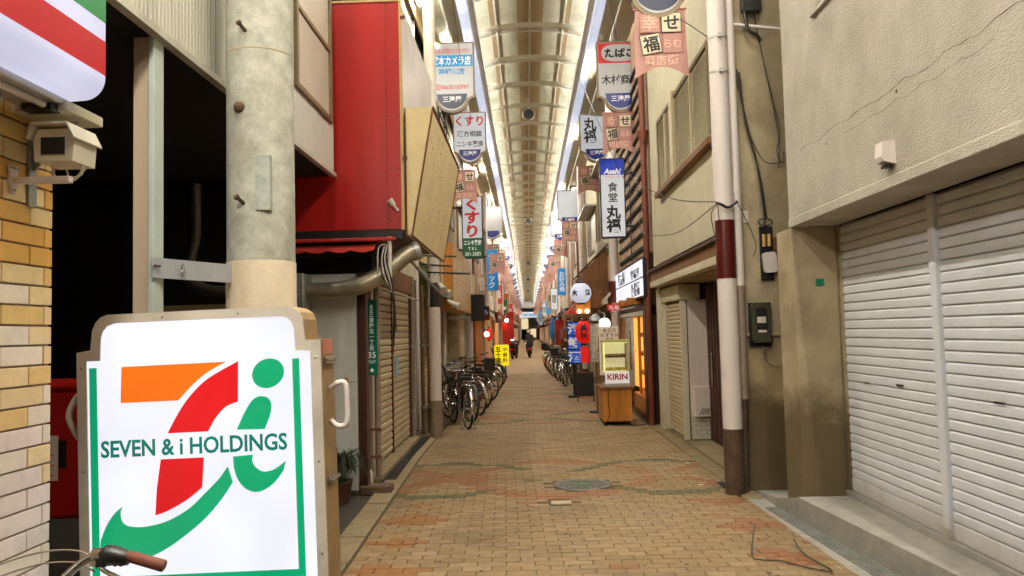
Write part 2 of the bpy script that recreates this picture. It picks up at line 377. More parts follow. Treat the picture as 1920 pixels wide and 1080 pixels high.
def rrect(x0, z0, x1, z1, r, n=5):
    return arc(x1 - r, z0 + r, r, -90, 0, n) + arc(x1 - r, z1 - r, r, 0, 90, n) + arc(x0 + r, z1 - r, r, 90, 180, n) + arc(x0 + r, z0 + r, r, 180, 270, n)

# ================================================================== GROUND
FAR = 150.0
def kerb_l(y): return -1.30 - 0.030 * (y - 5.3) if y < 10.3 else -1.45
ground = bx('ground', (-30, -12, -0.30), (30, 240, -0.10), ASPH); tag(ground, kind='structure')
alley = bx('alley_ground', (-6.5, -4, -0.10), (-1.30, 8.6, -0.012), ASPH); tag(alley, kind='structure')
pav = part('pavement', MB().box((-2.6, 8.6, -0.1), (2.9, FAR + 3, -0.012)).box((-1.3, -4, -0.1), (2.9, 8.6, -0.012)), JOINT); tag(pav, kind='structure')
# pavers: running bond 200 x 100, wave pattern every six metres
def paver_kind(x, y):
    k = (y - 8.65 + 60) // 6.0; dy = (y - 8.65 + 3 + 60) % 6.0 - 3
    a = abs(dy)
    g = abs(math.cos(math.pi * (x + .95) / 2.4)); r = abs(math.sin(math.pi * (x + .95) / 2.4))
    if abs(a - .95 * g) < .085 and g > .25: return 'g'
    if abs(a - 1.02 * r) < .13 and r > .12: return 'r'
    if a < .25 and g > .75 and abs(x + .6) < .5: return 'o'
    if a < .45 and abs(x - .55) < .3 and (int(x * 5) + int(y * 10)) % 2 == 0: return 'w'
    if y < 7.4 and abs(x + 1.02) < .30 and abs(((y - 5.75) % .72) - .30) + abs(x + 1.02) * .7 < .20: return 'o'
    if y < 7.4 and abs(x - 1.75) < .30 and abs(((y - 5.2) % .9) - .30) + abs(x - 1.75) * .7 < .20: return 'r'
    return 't'
def pm(x, y):
    k = paver_kind(x, y)
    if k == 't': return rnd.choice([0, 0, 1, 1, 2, 3, 4]) if rnd.random() > .008 else 6
    return {'g': 5, 'r': 6, 'o': 8, 'w': 3}[k]
PMATS = TAN + [GRNP, REDP, WHTP, ORGP]
def paver_top(mb, x0, x1, y0, y1, z, mi):
    c = .004; zb = -.012
    vs = [(x0, y0, zb), (x1, y0, zb), (x1, y1, zb), (x0, y1, zb), (x0, y0, z - c), (x1, y0, z - c), (x1, y1, z - c), (x0, y1, z - c),
          (x0 + c, y0 + c, z), (x1 - c, y0 + c, z), (x1 - c, y1 - c, z), (x0 + c, y1 - c, z)]
    fs = [(8, 9, 10, 11)]
    for i in range(4):
        j = (i + 1) % 4; fs += [(i, j, 4 + j, 4 + i), (4 + i, 4 + j, 8 + j, 8 + i)]
    mb.add(vs, fs, mi)
pshare = {}
for mi, m in enumerate(PMATS):
    b = MB(); paver_top(b, -.0975, .0975, -.0475, .0475, .0, 0); pshare[mi] = b.mesh('paver', m)
rest = MB(); npav = 0
EDGE_R = lambda y: 1.98 if y > 7.35 else 2.0 + .03 * (7.35 - y)
HOLEP = (0.53, 8.17, .30)
row = 0; y = 4.9
while y < 30.0:
    lo, hi = kerb_l(y) + .012, EDGE_R(y)
    x = lo - (0.1 if row % 2 else 0.0)
    while x < hi - .02:
        x0, x1 = max(x, lo), min(x + .2, hi)
        cx, cyy = (x0 + x1) / 2, y + .05
        x += .2
        if x1 - x0 < .04: continue
        if (cx - HOLEP[0]) ** 2 + (cyy - HOLEP[1]) ** 2 < .335 ** 2: continue
        if abs(cx - .27) < .14 and abs(cyy - 7.35) < .11: continue
        mi = pm(cx, cyy); dz = rnd.uniform(-.0025, .0015)
        if npav < 290 and x1 - x0 > .19 and abs(x1 - x0 - .2) < .002:
            o = link('paver', pshare[mi], pav, (cx, cyy, dz)); o.rotation_euler = (rnd.uniform(-.01, .01), rnd.uniform(-.006, .006), rnd.uniform(-.006, .006)); npav += 1
        else:
            paver_top(rest, x0 + .0025, x1 - .0025, y + .0025, y + .0975, dz, mi)
    y += .1; row += 1
o = part('paver_field', rest, PMATS, pav, norm=False); tag(o, kind='stuff')
# paving beyond what can be told apart
fm = mat('paver_far', (154, 131, 96), 0.75, var=0.2, scale=5, dirt=0.4, dscale=1.1, dirt_rgb=(92, 72, 50))
o = bx('far_paving', (-1.44, 30.0, -.011), (1.98, FAR + 3, -.002), fm, pav)
# white marker block and manhole
o = bx('marker_block', (.175, 7.29, -.011), (.365, 7.41, .002), WHTP, pav, .004)
mh = thing('manhole_cover', 'round iron manhole cover set in the tan paving near the wave pattern', 'manhole cover', (HOLEP[0], HOLEP[1], 0))
b = MB(); b.lathe([(.30, -.012), (.30, .004), (.285, .006), (.28, .001), (.0, .001)], n=40); part('frame_ring', b, HOLE, mh)
b = MB()
for ring in range(1, 8):
    n = ring * 7; rr = .034 * ring
    for k in range(n):
        a = 2 * math.pi * (k + .5 * (ring % 2)) / n
        if rnd.random() < .12: continue
        s_ = .0115; cx, cyy = rr * math.cos(a), rr * math.sin(a)
        b.box((cx - s_, cyy - s_ * .7, .0012), (cx + s_, cyy + s_ * .7, .006))
part('raised_pattern', b, HOLE, mh, norm=False)
b = MB(); b.prism([(-.10, -.05), (.02, -.09), (.13, -.02), (.07, .07), (-.06, .06)], .0015, .0068, 'z'); part('green_emblem', b, HOLEG, mh)
gb = MB()
for k in range(150):      # trodden gum and oil spots
    x = rnd.uniform(-1.2, 1.9); y = 5 + 13 * rnd.random() ** 1.5; r_ = rnd.uniform(.006, .02); n = 7
    gb.add([(x + r_ * rnd.uniform(.7, 1.2) * math.cos(2 * math.pi * i / n), y + r_ * rnd.uniform(.7, 1.2) * math.sin(2 * math.pi * i / n), .0032) for i in range(n)], [tuple(range(n))])
o = part('gum_spots', gb, mat('gum_dark', (70, 56, 42), .8, var=.3), pav, norm=False); tag(o, kind='stuff')
for lab, x, y, a in (('small white paper scrap lying on the paving edge before the entrance', 1.86, 9.3, .4), ('crumpled receipt on the paving near the column foot', 1.72, 8.0, 1.2), ('dry brown leaf on the paving beside the kerb', -1.22, 6.6, 2.0)):
    b = MB(); c_, s_ = math.cos(a) * .03, math.sin(a) * .03; b.add([(-c_, -s_, .004), (s_, -c_, .012), (c_, s_, .004), (-s_, c_, .010)], [(0, 1, 2), (0, 2, 3)])
    tag(part('paper_scrap' if 'leaf' not in lab else 'leaf', b, WHITEP if 'leaf' not in lab else POT, None, (x, y, 0), norm=False), lab, 'litter')
# kerbs, strips, gutters
kb = tag(bx('kerb', (-1.31, 5.0, -.1), (-1.309, 5.01, -.05), CONC), kind='structure')
yy = 3.2
while yy < 8.2:
    y1 = yy + .60
    b = MB(); b.prism([(kerb_l(yy) - .21, yy + .006), (kerb_l(yy), yy + .006), (kerb_l(y1), y1 - .006), (kerb_l(y1) - .21, y1 - .006)], -.1, .012 + rnd.uniform(-.004, .004), 'z')
    part('kerb_stone', b, CONC, kb); yy = y1
yy = 8.2
while yy < 12:
    b = MB(); b.prism([(kerb_l(yy) - .10, yy + .005), (kerb_l(yy), yy + .005), (kerb_l(yy + .6), yy + .595), (kerb_l(yy + .6) - .10, yy + .595)], -.1, .006, 'z')
    part('kerb_stone', b, CONC, kb); yy += .6
# left drain channel and apron in front of the first shutter
tag(part('shutter_apron', MB().prism([(-1.86, 8.6), (-1.66, 8.6), (-1.70, 12.0), (-1.95, 12.0)], -.1, .035, 'z'), CONC, None), kind='structure')
tag(bx('drain_channel', (-1.70, 8.6, -.1), (-1.50, 12.3, -.011), DARK), kind='structure')
# right edge strip, entrance slab
strip = tag(bx('edge_strip', (1.985, 7.66, -.1), (1.99, 7.67, -.05), CONC), kind='structure')
yy = 7.35
while yy < 13.3:
    bx('edge_stone', (1.985, yy + .005, -.1), (2.16, yy + .595, .006 + rnd.uniform(-.002, .003)), CONC, strip, .006); yy += .6
bx('drain_hole', (1.90, 7.80, .0065), (2.10, 8.10, .0095), DARK, strip)
tag(bx('entrance_slab', (2.165, 7.66, -.1), (3.3, 13.2, .03), CONC), kind='structure')
tag(part('sidewalk_edge', MB().box((2.0, -4, -.1), (2.9, 7.655, -.004)).prism([(6.482, .186), (7.0, .075), (7.648, .01), (7.648, -.08), (6.482, -.08)], 2.17, 2.62, 'x'), CONC_G), kind='structure')

# ================================================================== LEFT NEAR: tiled shop corner
shop = thing('tiled_shop', 'shop corner at the alley clad in yellow and cream brick tiles, sign glow painted in', 'shop', (-1.75, 2.8, 0))
bx('wall', (-5, -3.8, 0) , (-.006, -.0, 6.5), MORTAR, shop)
bshare = {}
for L_, key in ((.220, 'full'), (.124, 'half'), (.108, 'cut'), (.042, 'sliver')):
    for i, m in enumerate(BRK):
        bshare[key, i] = MB().box((-.006, -L_ / 2 - .0005, -.0318), (.006, L_ / 2 + .0005, .0318), 0, .002).mesh('brick', m)
nb = 0
for r in range(34):
    z = .36 + r * .0705; warm = z > 1.62
    y = 0.0; first = True
    while y > -1.72 and nb < 298:
        key = ('sliver' if r % 2 else 'half') if first else 'full'
        L_ = {'sliver': .047, 'half': .129, 'full': .227}[key]; first = False
        if z > 1.9: ci = rnd.choice([0, 1, 1, 0, 2])
        elif z > 1.3: ci = rnd.choice([0, 2, 2, 3, 0])
        else: ci = rnd.choice([2, 3, 3, 4, 4])  # low tiles chosen paler: the standing sign's light put into their colour
        link('brick', bshare[key, ci], shop, (.002 + rnd.uniform(-.0012, .0012), y - L_ / 2 + .0035 * 0, z)); nb += 1
        y -= L_
# lit striped fascia
fas = thing('shop_fascia', 'lit shop fascia with white red and green stripes above the brick tiles', 'fascia sign', (-1.45, 2.62, 2.44))
def strip_prof(z0, z1): return z0, z1
def fas_strip(name, poly, m): return part(name, MB().prism(poly, -3.6, 0.0, 'y'), m, fas)
fas_strip('white_stripe', [(-.12, -.002)] + [(-.075 + .075 * math.sin(a * math.pi / 20), .075 - .075 * math.cos(a * math.pi / 20)) for a in range(11)] + [(0, .085), (-.28, .085), (-.28, -.002)], FASW)
fas_strip('red_stripe', [(.001, .087), (.001, .205), (-.28, .205), (-.28, .087)], FASR)
fas_strip('white_stripe', [(0, .207), (0, .272), (-.28, .272), (-.28, .207)], FASW)
fas_strip('green_stripe', [(.001, .274), (.001, .42), (-.28, .42), (-.28, .274)], FASG)
fas_strip('white_stripe', [(0, .422), (0, .52), (-.28, .52), (-.28, .422)], FASW)
bx('lamp_trough', (-.27, -3.6, -.03), (-.11, -.03, -.006), FRAMEM, fas, .004)
part('tube_cover', MB().tube([(-.155, -3.5, -.038), (-.155, -.10, -.038)], .013, 10), WHITEP, fas)
part('tube_cover', MB().tube([(-.235, -3.5, -.045), (-.235, -.20, -.045)], .016, 10), SIGNTAN, fas)
bx('end_bracket', (-.24, -.09, -.055), (-.13, -.035, -.012), PLASTB, fas, .006)
bx('soffit', (-.29, -.06, -.05), (-.10, .17, -.012), CREAMW, fas, .004)
# bracket on the wall
br = thing('wall_bracket', 'triangular rusty steel bracket fixed to the brick tiles under the fascia', 'bracket', (-1.738, 2.67, 2.38))
part('gusset', MB().prism([(0, 0), (.17, 0), (.012, -.17), (0, -.17)], -.004, .004, 'y'), GALV, br)
bx('flange', (-.002, -.022, -.30), (.006, .022, .0), GALV, br, .002)
# security camera
cc = thing('security_camera', 'cream security camera in a hooded housing on a wall arm', 'security camera', (-1.545, 2.60, 2.165))
cc.scale = (.84, .84, .84); cc.location = (-1.572, 2.60, 2.18)
b = MB(); b.prism([(-.078, .035), (-.085, .12), (-.068, .165), (.060, .165), (.082, .12), (.075, .035)], -.085, .075, 'y'); part('housing', b, CAMB, cc)
b = MB(); b.prism([(-.092, .12), (-.072, .178), (.064, .178), (.094, .12), (.097, .126), (.068, .186), (-.077, .186), (-.096, .126)], -.115, .09, 'y'); part('sun_hood', b, CAMB, cc)
bx('lens_window', (-.050, -.090, .062), (.045, -.0855, .130), BLACK, cc)
b = MB(); b.tube([(-.055, 0, .036), (-.055, 0, -.002), (-.035, 0, -.022), (.035, 0, -.022), (.062, 0, .0), (.07, .01, .08)], .007, 8); part('yoke', b, CAMB, cc)
part('cable', MB().tube([(-.03, .05, .03), (-.01, .03, -.005), (.03, .02, -.01), (.05, .05, .03)], .004, 6), WHITEP, cc)
b = MB(); b.box((-.215, -.06, -.045), (.045, -.025, -.020), 0, .003); part('arm', b, WHITEP, cc)
b = MB(); b.prism([(-.075, .03), (-.015, .03), (-.035, -.085), (-.055, -.085)], -.196, -.186, 'x'); part('wall_plate', b, WHITEP, cc)
for p in ((-.065, .02), (-.045, .02), (-.025, .02), (-.045, -.07)):
    part('bolt', MB().lathe([(.005, -.187), (.005, -.180), (0, -.179)], (0, p[0], p[1]), 8, axis='x'), GALV, cc)

# ================================================================== ALLEY: dark box, storey overhead
cb = thing('corrugated_building', 'upper storey clad in white corrugated sheet spanning the dark alley', 'building', (-1.9, 3.0, 3.2))
def corr_sheet(y0, y1, z0, z1, mi=0):
    b = MB(); n = int((y1 - y0) / .008); vs = []; fs = []
    for i in range(n + 1):
        yv = y0 + (y1 - y0) * i / n; xo = .008 * math.sin(2 * math.pi * yv / .042)
        vs += [(xo, yv, z0), (xo, yv, z1)]
    for i in range(n): fs.append((2 * i, 2 * i + 2, 2 * i + 3, 2 * i + 1))
    return b.add(vs, fs, 0, True)
for k, (a, c_) in enumerate(((-.14, .82), (.82, 1.68), (1.68, 2.52), (2.52, 3.24))):
    part('corrugated_sheet', corr_sheet(a + .003, c_ - .003, .03, 4.1), CORR, cb, (.006 * (k % 2), 0, 0), norm=False)
bx('smooth_board', (-.012, 3.25, .03), (.0, 4.62, .50), WHITEW, cb)
bx('smooth_board', (-.012, 3.25, 1.83), (.0, 4.62, 4.1), WHITEW, cb)
bx('smooth_board', (-.012, 3.25, .5), (.0, 3.31, 1.83), WHITEW, cb)
bx('smooth_board', (-.012, 4.50, .5), (.0, 4.62, 1.83), WHITEW, cb)
w = part('window', MB().box((-.01, 3.31, .50), (.03, 4.50, .545)).box((-.01, 3.31, 1.77), (.03, 4.50, 1.83)).box((-.01, 3.31, .545), (.03, 3.37, 1.77)).box((-.01, 4.44, .545), (.03, 4.50, 1.77)).box((-.005, 3.37, 1.20), (.024, 4.44, 1.235)), ALUB, cb, norm=False)
for z0, z1 in ((.547, 1.198), (1.237, 1.768)): bx('pane', (-.008, 3.372, z0), (.004, 4.438, z1), PANEF, w)
bx('bottom_flashing', (-.03, -.14, -.01), (.022, 4.64, .03), CORR, cb)
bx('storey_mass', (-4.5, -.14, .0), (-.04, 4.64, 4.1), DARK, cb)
part('steel_beam', MB().box((.03, 1.30, .86), (.09, 2.05, .90)).box((.05, 1.30, .90), (.06, 2.05, 1.02)).box((.03, 1.30, 1.02), (.09, 2.05, 1.05)), ALUB, cb, norm=False)
aw = thing('alley_back_wall', 'back wall, coloured black for shade, of the unlit alley behind the beige post', 'wall', (-6.0, 5.5, 0))
bx('wall', (-.1, -3, 0), (0, 3, 3.2), DARK, aw)  # the alley's darkness is put into this wall's colour
# beige steel post
po = thing('steel_post', 'beige steel channel post under the corrugated storey', 'post', (-1.985, 4.0, 0))
bx('web', (-.055, -.045, 0), (.030, .045, 3.215), POSTB, po, .003)
bx('flange', (.032, -.058, 0), (.060, .055, 3.215), POSTL, po, .003)
# utility pole
up = thing('utility_pole', 'thick weathered concrete utility pole with cream wrapped foot', 'utility pole', (-1.59, 4.6, 0))
part('shaft', MB().lathe([(.198, 2.05), (.196, 3.3), (.1955, 3.302), (.190, 9.0)], n=32), POLEC, up)
part('foot_wrap', MB().lathe([(.206, 0), (.203, 2.048), (.199, 2.052)], n=32), POLEW, up)
part('joint_ring', MB().lathe([(.1975, 3.30), (.1985, 3.304), (.1975, 3.31)], n=32), POSTB, up)
for zz, a in ((2.38, -100), (3.40, -96)):
    d = Vector((math.cos(R(a)), math.sin(R(a)), 0)); p0 = d * .19
    part('step_bolt', MB().tube([p0 + Vector((0, 0, zz)), p0 + d * .055 + Vector((-.015, 0, zz + .03))], .011, 8).tube([p0 + d * .05 + Vector((-.013, 0, zz + .026)), p0 + d * .062 + Vector((-.017, 0, zz + .034))], .017, 8), RUSTB, up)
part('bolt_hole', MB().lathe([(.03, .01), (.034, -.012), (.026, -.03), (.0, -.034)], (-.06, -.18, 2.95), 14, axis='y'), RUSTB, up)
bx('faded_sticker', (.035, -.199, 2.34), (.12, -.160, 2.66), mat('faded_paper', (182, 186, 174), .8, dirt=.5, dscale=8), up)
stp = thing('pole_strap', 'bright steel strap tying the utility pole to the beige post', 'strap', (-1.945, 3.925, 1.925))
stp.rotation_euler = (0, 0, R(66))
b = MB(); b.prism([(0, -.03), (.06, -.015), (.56, -.01), (.56, -.004), (.06, -.009), (0, -.024)], 0, .105, 'z'); part('band', b, STEELB, stp)
for xx in (.018, .04): part('bolt', MB().lathe([(.007, -.042), (.007, -.028)], (xx, 0, .06), 8, axis='y'), RUSTB, stp)
part('buckle', MB().tube([(.20, -.024, .012), (.215, -.024, .025), (.215, -.024, .04), (.20, -.024, .05), (.188, -.024, .035)], .004, 6, closed=True).tube([(.20, -.024, .055), (.212, -.024, .07), (.20, -.024, .088), (.19, -.024, .07)], .004, 6, closed=True), GALV, stp)
# red cabinet in alley
rc = thing('red_cabinet', 'red cabinet with a white notice standing in the alley beside the sign', 'cabinet', (-3.2, 5.2, 0))
b = MB(); b.box((-.45, -.35, .50), (.50, .35, 1.30), 0, .02); part('body', b, REDB, rc)
bx('lid', (-.46, -.36, 1.302), (.51, .36, 1.345), REDB, rc, .012)
part('stand', MB().box((-.40, -.3, 0), (-.36, .3, .50)).box((.4, -.3, 0), (.44, .3, .50)), BLACK, rc, norm=False)
bx('notice', (.03, -.356, .74), (.232, -.352, 1.02), WHITEP, rc)
text('notice_lettering', 'お願い\n━━━━\n━━━━\n━━━━', .05, INKR, rc, (.131, -.359, .88), w=.15, h=.22)
bx('black_plate', (.238, -.358, .82), (.285, -.352, .99), BLACK, rc)
# faint pipework in alley
pp = part('alley_pipe', MB().tube(smooth_pts([(-2.86, 6.6, 2.95), (-2.86, 6.6, 2.5), (-2.92, 6.6, 2.2), (-2.80, 6.6, 2.04), (-2.45, 6.6, 2.0)]), .05, 10), mat('alley_pipe_metal', (70, 66, 60), .35, metal=.5)); tag(pp, 'bent metal pipe barely visible in the black alley', 'pipe')

# ================================================================== LEFT: red sign building
rb = thing('red_sign_building', 'shuttered building with a huge red sign box over its door', 'building', (-1.85, 7.9, 0))
def LB(name, a, b_, m, ch=0.0, parent=None): return bx(name, tuple(a[i] - (-1.85, 7.9, 0)[i] for i in range(3)), tuple(b_[i] - (-1.85, 7.9, 0)[i] for i in range(3)), m, parent or rb, ch)
LB('side_wall', (-3.85, 7.92, 0), (-2.36, 8.1, 1.96), STUCCO_D)
LB('painted_shade_side', (-6.0, 7.925, 1.962), (-2.361, 8.1, 3.2), DARK)  # wall pieces coloured near black in place of the alley's deep shade
LB('painted_shade_side', (-6.0, 7.925, 0), (-3.852, 8.1, 1.96), DARK)
LB('white_door_panel', (-2.34, 7.88, .04), (-1.755, 7.93, 2.24), mat('door_white', (236, 236, 230), .6, var=.08, scale=4, dirt=.2, dscale=3, dirt_rgb=(150, 140, 124)), .004)
LB('panel_seam', (-2.34, 7.876, 1.13), (-1.755, 7.8795, 1.136), SIGNSIDE)
LB('tape_strip', (-1.885, 7.872, .90), (-1.84, 7.8755, 1.18), TAPE)
LB('panel_base', (-2.36, 7.90, 0), (-1.755, 8.0, .035), CONC)
LB('corner_post', (-1.745, 7.9, 0), (-1.66, 8.02, 2.25), WOODB)
LB('awning_shade_panel', (-2.36, 7.93, 2.245), (-1.60, 8.2, 2.62), DARK)  # black panel drawn for the shade below the awning
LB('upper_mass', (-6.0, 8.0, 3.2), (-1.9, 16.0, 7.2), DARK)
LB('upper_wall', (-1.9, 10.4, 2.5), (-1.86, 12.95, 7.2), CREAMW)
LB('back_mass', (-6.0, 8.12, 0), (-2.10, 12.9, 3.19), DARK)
LB('shutter_header', (-2.0, 8.6, 2.22), (-1.80, 12.0, 2.50), WOODM, .006)
# shutter slats
def slat_prof(p): return [(.001, 0), (.010, p * .12), (.013, p * .4), (.012, p * .74), (.003, p * .88), (-.006, p * .90), (-.006, 0)]
def slat_mesh(length, p, m, flat=False):
    b = MB(); b.prism([(.002, .0), (.010, .007), (.0115, .030), (.0105, .056), (.002, .0665), (-.004, .0665), (-.004, 0)] if flat else slat_prof(p), 0, length, 'y'); me = b.mesh('slat', m); fixn(me); return me
me1 = slat_mesh(1.05, .088, SLATB); me2 = slat_mesh(1.42, .088, SLATB)
for k in range(25):
    link('slat', me1, rb, (.0, 1.42, .06 + .088 * k)); link('slat', me2, rb, (.0, 2.55, .06 + .088 * k))
LB('shutter_rail', (-1.86, 10.375, .03), (-1.825, 10.44, 2.22), REDD, .003)
LB('shutter_rail', (-1.86, 9.26, .03), (-1.82, 9.315, 2.22), POSTB, .003)
LB('shutter_back', (-2.05, 8.6, .0), (-1.875, 12.0, 2.22), BLACK)
LB('wall_strip', (-1.90, 8.55, 0), (-1.84, 9.255, 2.22), SLATB)
LB('notice_sticker', (-1.832, 10.62, 1.02), (-1.826, 10.86, 1.30), mat('blue_white_sticker', (150, 196, 220), .6), 0)
LB('door_panel', (-1.97, 12.05, .0), (-1.90, 12.9, 2.2), REDD, .01)
# red sign box
rs = thing('red_sign_box', 'huge red enamel sign box with glare painted white on its street face', 'sign', (-1.22, 7.7, 2.66))
bx('red_side', (-1.6, 0, 0), (-.004, .03, 2.34), REDB, rs, .004)
bx('street_face', (-.05, .032, .0), (0, 2.55, 2.34), GLAREW, rs)  # white colour stands for glare on the red box's street side
bx('body', (-1.6, .032, .004), (-.052, 2.55, 2.33), REDD, rs)
for zz in (.08, .62, 1.16, 1.70, 2.26):
    for xx in (-.05, -.125, -1.05): part('rivet', MB().lathe([(.009, .0), (.008, -.004), (0, -.006)], (xx, -.0005, zz), 8, axis='y'), REDD, rs)
part('seam', MB().box((-1.075, -.0035, .0), (-1.07, -.0005, 2.335)), REDD, rs, norm=False)
bx('edge_trim', (-.018, -.012, -.01), (.012, -.001, 2.345), ARCF, rs)
bx('edge_trim', (-1.6, -.010, 2.341), (-.02, .03, 2.362), ARCF, rs)
part('seam', MB().box((-.16, -.0035, .0), (-.155, -.0005, 2.335)), REDD, rs, norm=False)
b = MB(); b.tube([(-.05, -.03, .18), (-.10, -.06, .24)], .016, 10).tube([(-.09, -.055, .23), (-.13, -.08, .285)], [.026, .036], 12); part('spot_lamp', b, SIGNTAN, rs)
for zz in (.7, 2.15): bx('hook', (.0, -.03, zz), (.05, -.013, zz + .03), REDD, rs)
rg = thing('red_gutter', 'thin red gutter rail below the big red sign box', 'gutter', (-2.4, 7.62, 2.54))
bx('rail', (0, 0, 0), (1.10, .06, .035), REDC, rg, .008)
bx('dark_gap', (0, .065, .02), (1.17, .2, .115), BLACK, rg)
ra = thing('red_awning', 'small faded red awning with a scalloped hem in shadow', 'awning', (-2.42, 7.6, 2.42))
b = MB(); n = 24; vs = []; fs = []
for i in range(n + 1):
    xx = .92 * i / n; sc = .025 * abs(math.sin(math.pi * i / 6))
    vs += [(xx, .14, .105), (xx, .02, .055), (xx, 0, .03 - sc + .0)]
for i in range(n): fs += [(3 * i, 3 * i + 3, 3 * i + 4, 3 * i + 1), (3 * i + 1, 3 * i + 4, 3 * i + 5, 3 * i + 2)]
b.add(vs, fs, 0); part('cloth', b, REDC, ra)
bx('back_board', (0, .15, -.02), (.92, .17, .10), BLACK, ra)
# cream slanted sign board
cs = thing('cream_sign_board', 'cream slanted sign board with peeled lettering beside the red box', 'sign board', (-1.2, 7.75, 2.6))
part('end_panel', MB().prism([(.01, .01), (.045, .015), (.275, 1.30), (.01, 1.31)], 0, .012, 'y'), CREAMS, cs)
part('street_panel', MB().prism([(.015, .005), (.052, 0), (.285, 1.31), (.015, 1.31)], .014, 2.95, 'y'), CREAMS, cs)
part('edge_trim', MB().tube([(.056, .0, .0), (.29, .0, 1.31)], .010, 6).tube([(.29, .0, 1.31), (.29, 2.95, 1.31)], .012, 6).tube([(.056, 0, 0), (.056, 2.95, 0)], .010, 6).tube([(.056, 2.95, 0), (.29, 2.95, 1.31)], .010, 6).tube([(.0, .0, .0), (.0, 0, 1.31)], .006, 6), RUSTY, cs)
b = MB()
for i in range(46):     # peeled lettering scars
    t = rnd.uniform(.12, .9); yy = rnd.uniform(.3, 2.6); ll = rnd.uniform(.015, .07)
    x0 = .052 + (.285 - .052) * t + .004; z0 = 1.31 * t
    b.box((x0 - .002, yy, z0), (x0 + .001, yy + rnd.uniform(.008, .05), z0 + ll * .35))
o = part('paint_scars', b, mat('scar_brown', (136, 104, 62), .8), cs, norm=False); tag(o, kind='stuff')
# vent duct
dt = thing('vent_duct', 'ribbed metal ventilation duct bending up from a wall box', 'duct', (-2.27, 7.72, 2.06))
bx('wall_box', (-.10, -.16, -.19), (.07, .16, .17), GALV, dt, .01)
P = [(.07, 0, 0), (.20, 0, -.005), (.40, -.0, .005), (.58, .0, .04), (.72, .02, .10), (.84, .06, .18), (.93, .1, .26), (1.04, .16, .36), (1.12, .22, .40)]
def smooth(P, k=6):
    out = []
    for i in range(len(P) - 1):
        p0 = Vector(P[max(i - 1, 0)]); p1 = Vector(P[i]); p2 = Vector(P[i + 1]); p3 = Vector(P[min(i + 2, len(P) - 1)])
        for j in range(k):
            t = j / k
            out.append(.5 * ((2 * p1) + (p2 - p0) * t + (2 * p0 - 5 * p1 + 4 * p2 - p3) * t * t + (3 * p1 - p0 - 3 * p2 + p3) * t ** 3))
    out.append(Vector(P[-1])); return out
sp = smooth(P, 12)
part('hose', MB().tube(sp, [.088 + (.004 if i % 2 else -.003) for i in range(len(sp))], 18), DUCT, dt)
part('end_collar', MB().tube([sp[-1] - Vector((.02, .01, .01)), sp[-1] + Vector((.03, .015, .012))], .102, 16, cap=False), GALV, dt)
part('mouth', MB().tube([sp[-1], sp[-1] + Vector((.004, .002, .002))], .085, 14), BLACK, dt)
# conduits and cables bunch near the duct
cd = thing('cable_bundle', 'tangle of pale cables and conduits hanging beside the vent duct', 'cables', (-1.42, 7.66, 2.3))
part('conduit', MB().tube([(.06, 0, .28), (.06, 0, -.12)], .022, 10), SIGNTAN, cd)
for k in range(5): part('cable', MB().tube(smooth([(.0 + .012 * k, -.02, .18), (-.03 + .015 * k, -.03, .05), (-.01 + .02 * k, -.02, -.12), (.05 + .01 * k, 0, -.2 - .02 * k)]), .006, 6), WHITEP if k % 2 else PLASTB, cd)
part('loop', MB().tube(smooth([(-.06, 0, -.1), (-.05, -.01, .16), (.02, -.02, .2), (.05, -.01, .14)]), .006, 6), WHITEP, cd)
arm = thing('bracket_arm', 'slanting steel bracket arm carrying two spotlights over the shutters', 'bracket', (-1.55, 8.4, 2.35))
part('bar', MB().tube([(.25, .0, .1), (.35, 2.4, -.2)], .018, 8), GALV, arm)
for k, (yy, zz) in enumerate(((2.2, -.06), (2.6, -.1), (3.4, -.25))):
    l = part('spot_lamp', MB().tube([(.34, yy, zz), (.42 + .05 * k, yy - .12, zz - .10)], [.03, .055], 12), SIGNTAN, arm)
an = thing('tv_antenna', 'black comb shaped aerial rack over the arcade column', 'antenna', (-1.45, 11.2, 2.5))
for zz, x0, x1 in ((.24, -.35, .42), (.10, -.10, .35), (-.02, .0, .62)):
    part('boom', MB().tube([(x0, 0, zz + .02), (x1, .1, zz - .01)], .013, 6), BLACK, an)
    b = MB()
    for k in range(9):
        xx = x0 + (x1 - x0) * (k + .5) / 9; b.tube([(xx, -.03, zz - .03), (xx, .13, zz + .0)], .007, 5)
    part('rods', b, BLACK, an)
part('mast', MB().tube([(.02, .02, -.5), (.02, .02, .30)], .015, 8), GALV, an)
for lab, x, y, m_, z1 in (('grey drainpipe beside the dark red door', -1.80, 12.0, GREYPIPE, 2.5), ('second slimmer pipe between the door and the column', -1.72, 12.55, ALUB, 2.4), ('thin rusty pipe by the column foot', -1.64, 12.75, RUSTY, 2.3)):
    t = thing('drain_pipe', lab, 'pipe', (x, y, 0)); part('pipe', MB().tube([(0, 0, 0), (0, 0, z1)], .04 if m_ is GREYPIPE else .03, 10), m_, t)
    for zz in (.4, 1.4): part('clip', MB().tube([(0, 0, zz), (0, 0, zz + .04)], .046, 10), GALV, t)
tag(part('pole_bar', MB().tube([(-1.74, 8.65, 2.16), (-1.70, 12.0, 2.13)], .014, 6), SIGNTAN), 'thin pale bar running level across the top of the shutters', 'bar')
ck = thing('hanging_cables', 'thin dark cables dangling down the beige shutter middle rail', 'cables', (-1.79, 10.3, 2.1))
for k in range(4): part('cable', MB().tube(smooth([(0, -.3 + .12 * k, .1), (.02, -.1 + .06 * k, -.1 - .1 * k), (.01, .06 * k - .1, -.45), (0, .04 * k - .05, -.75 + .1 * k)]), .007, 5), PLASTB, ck)
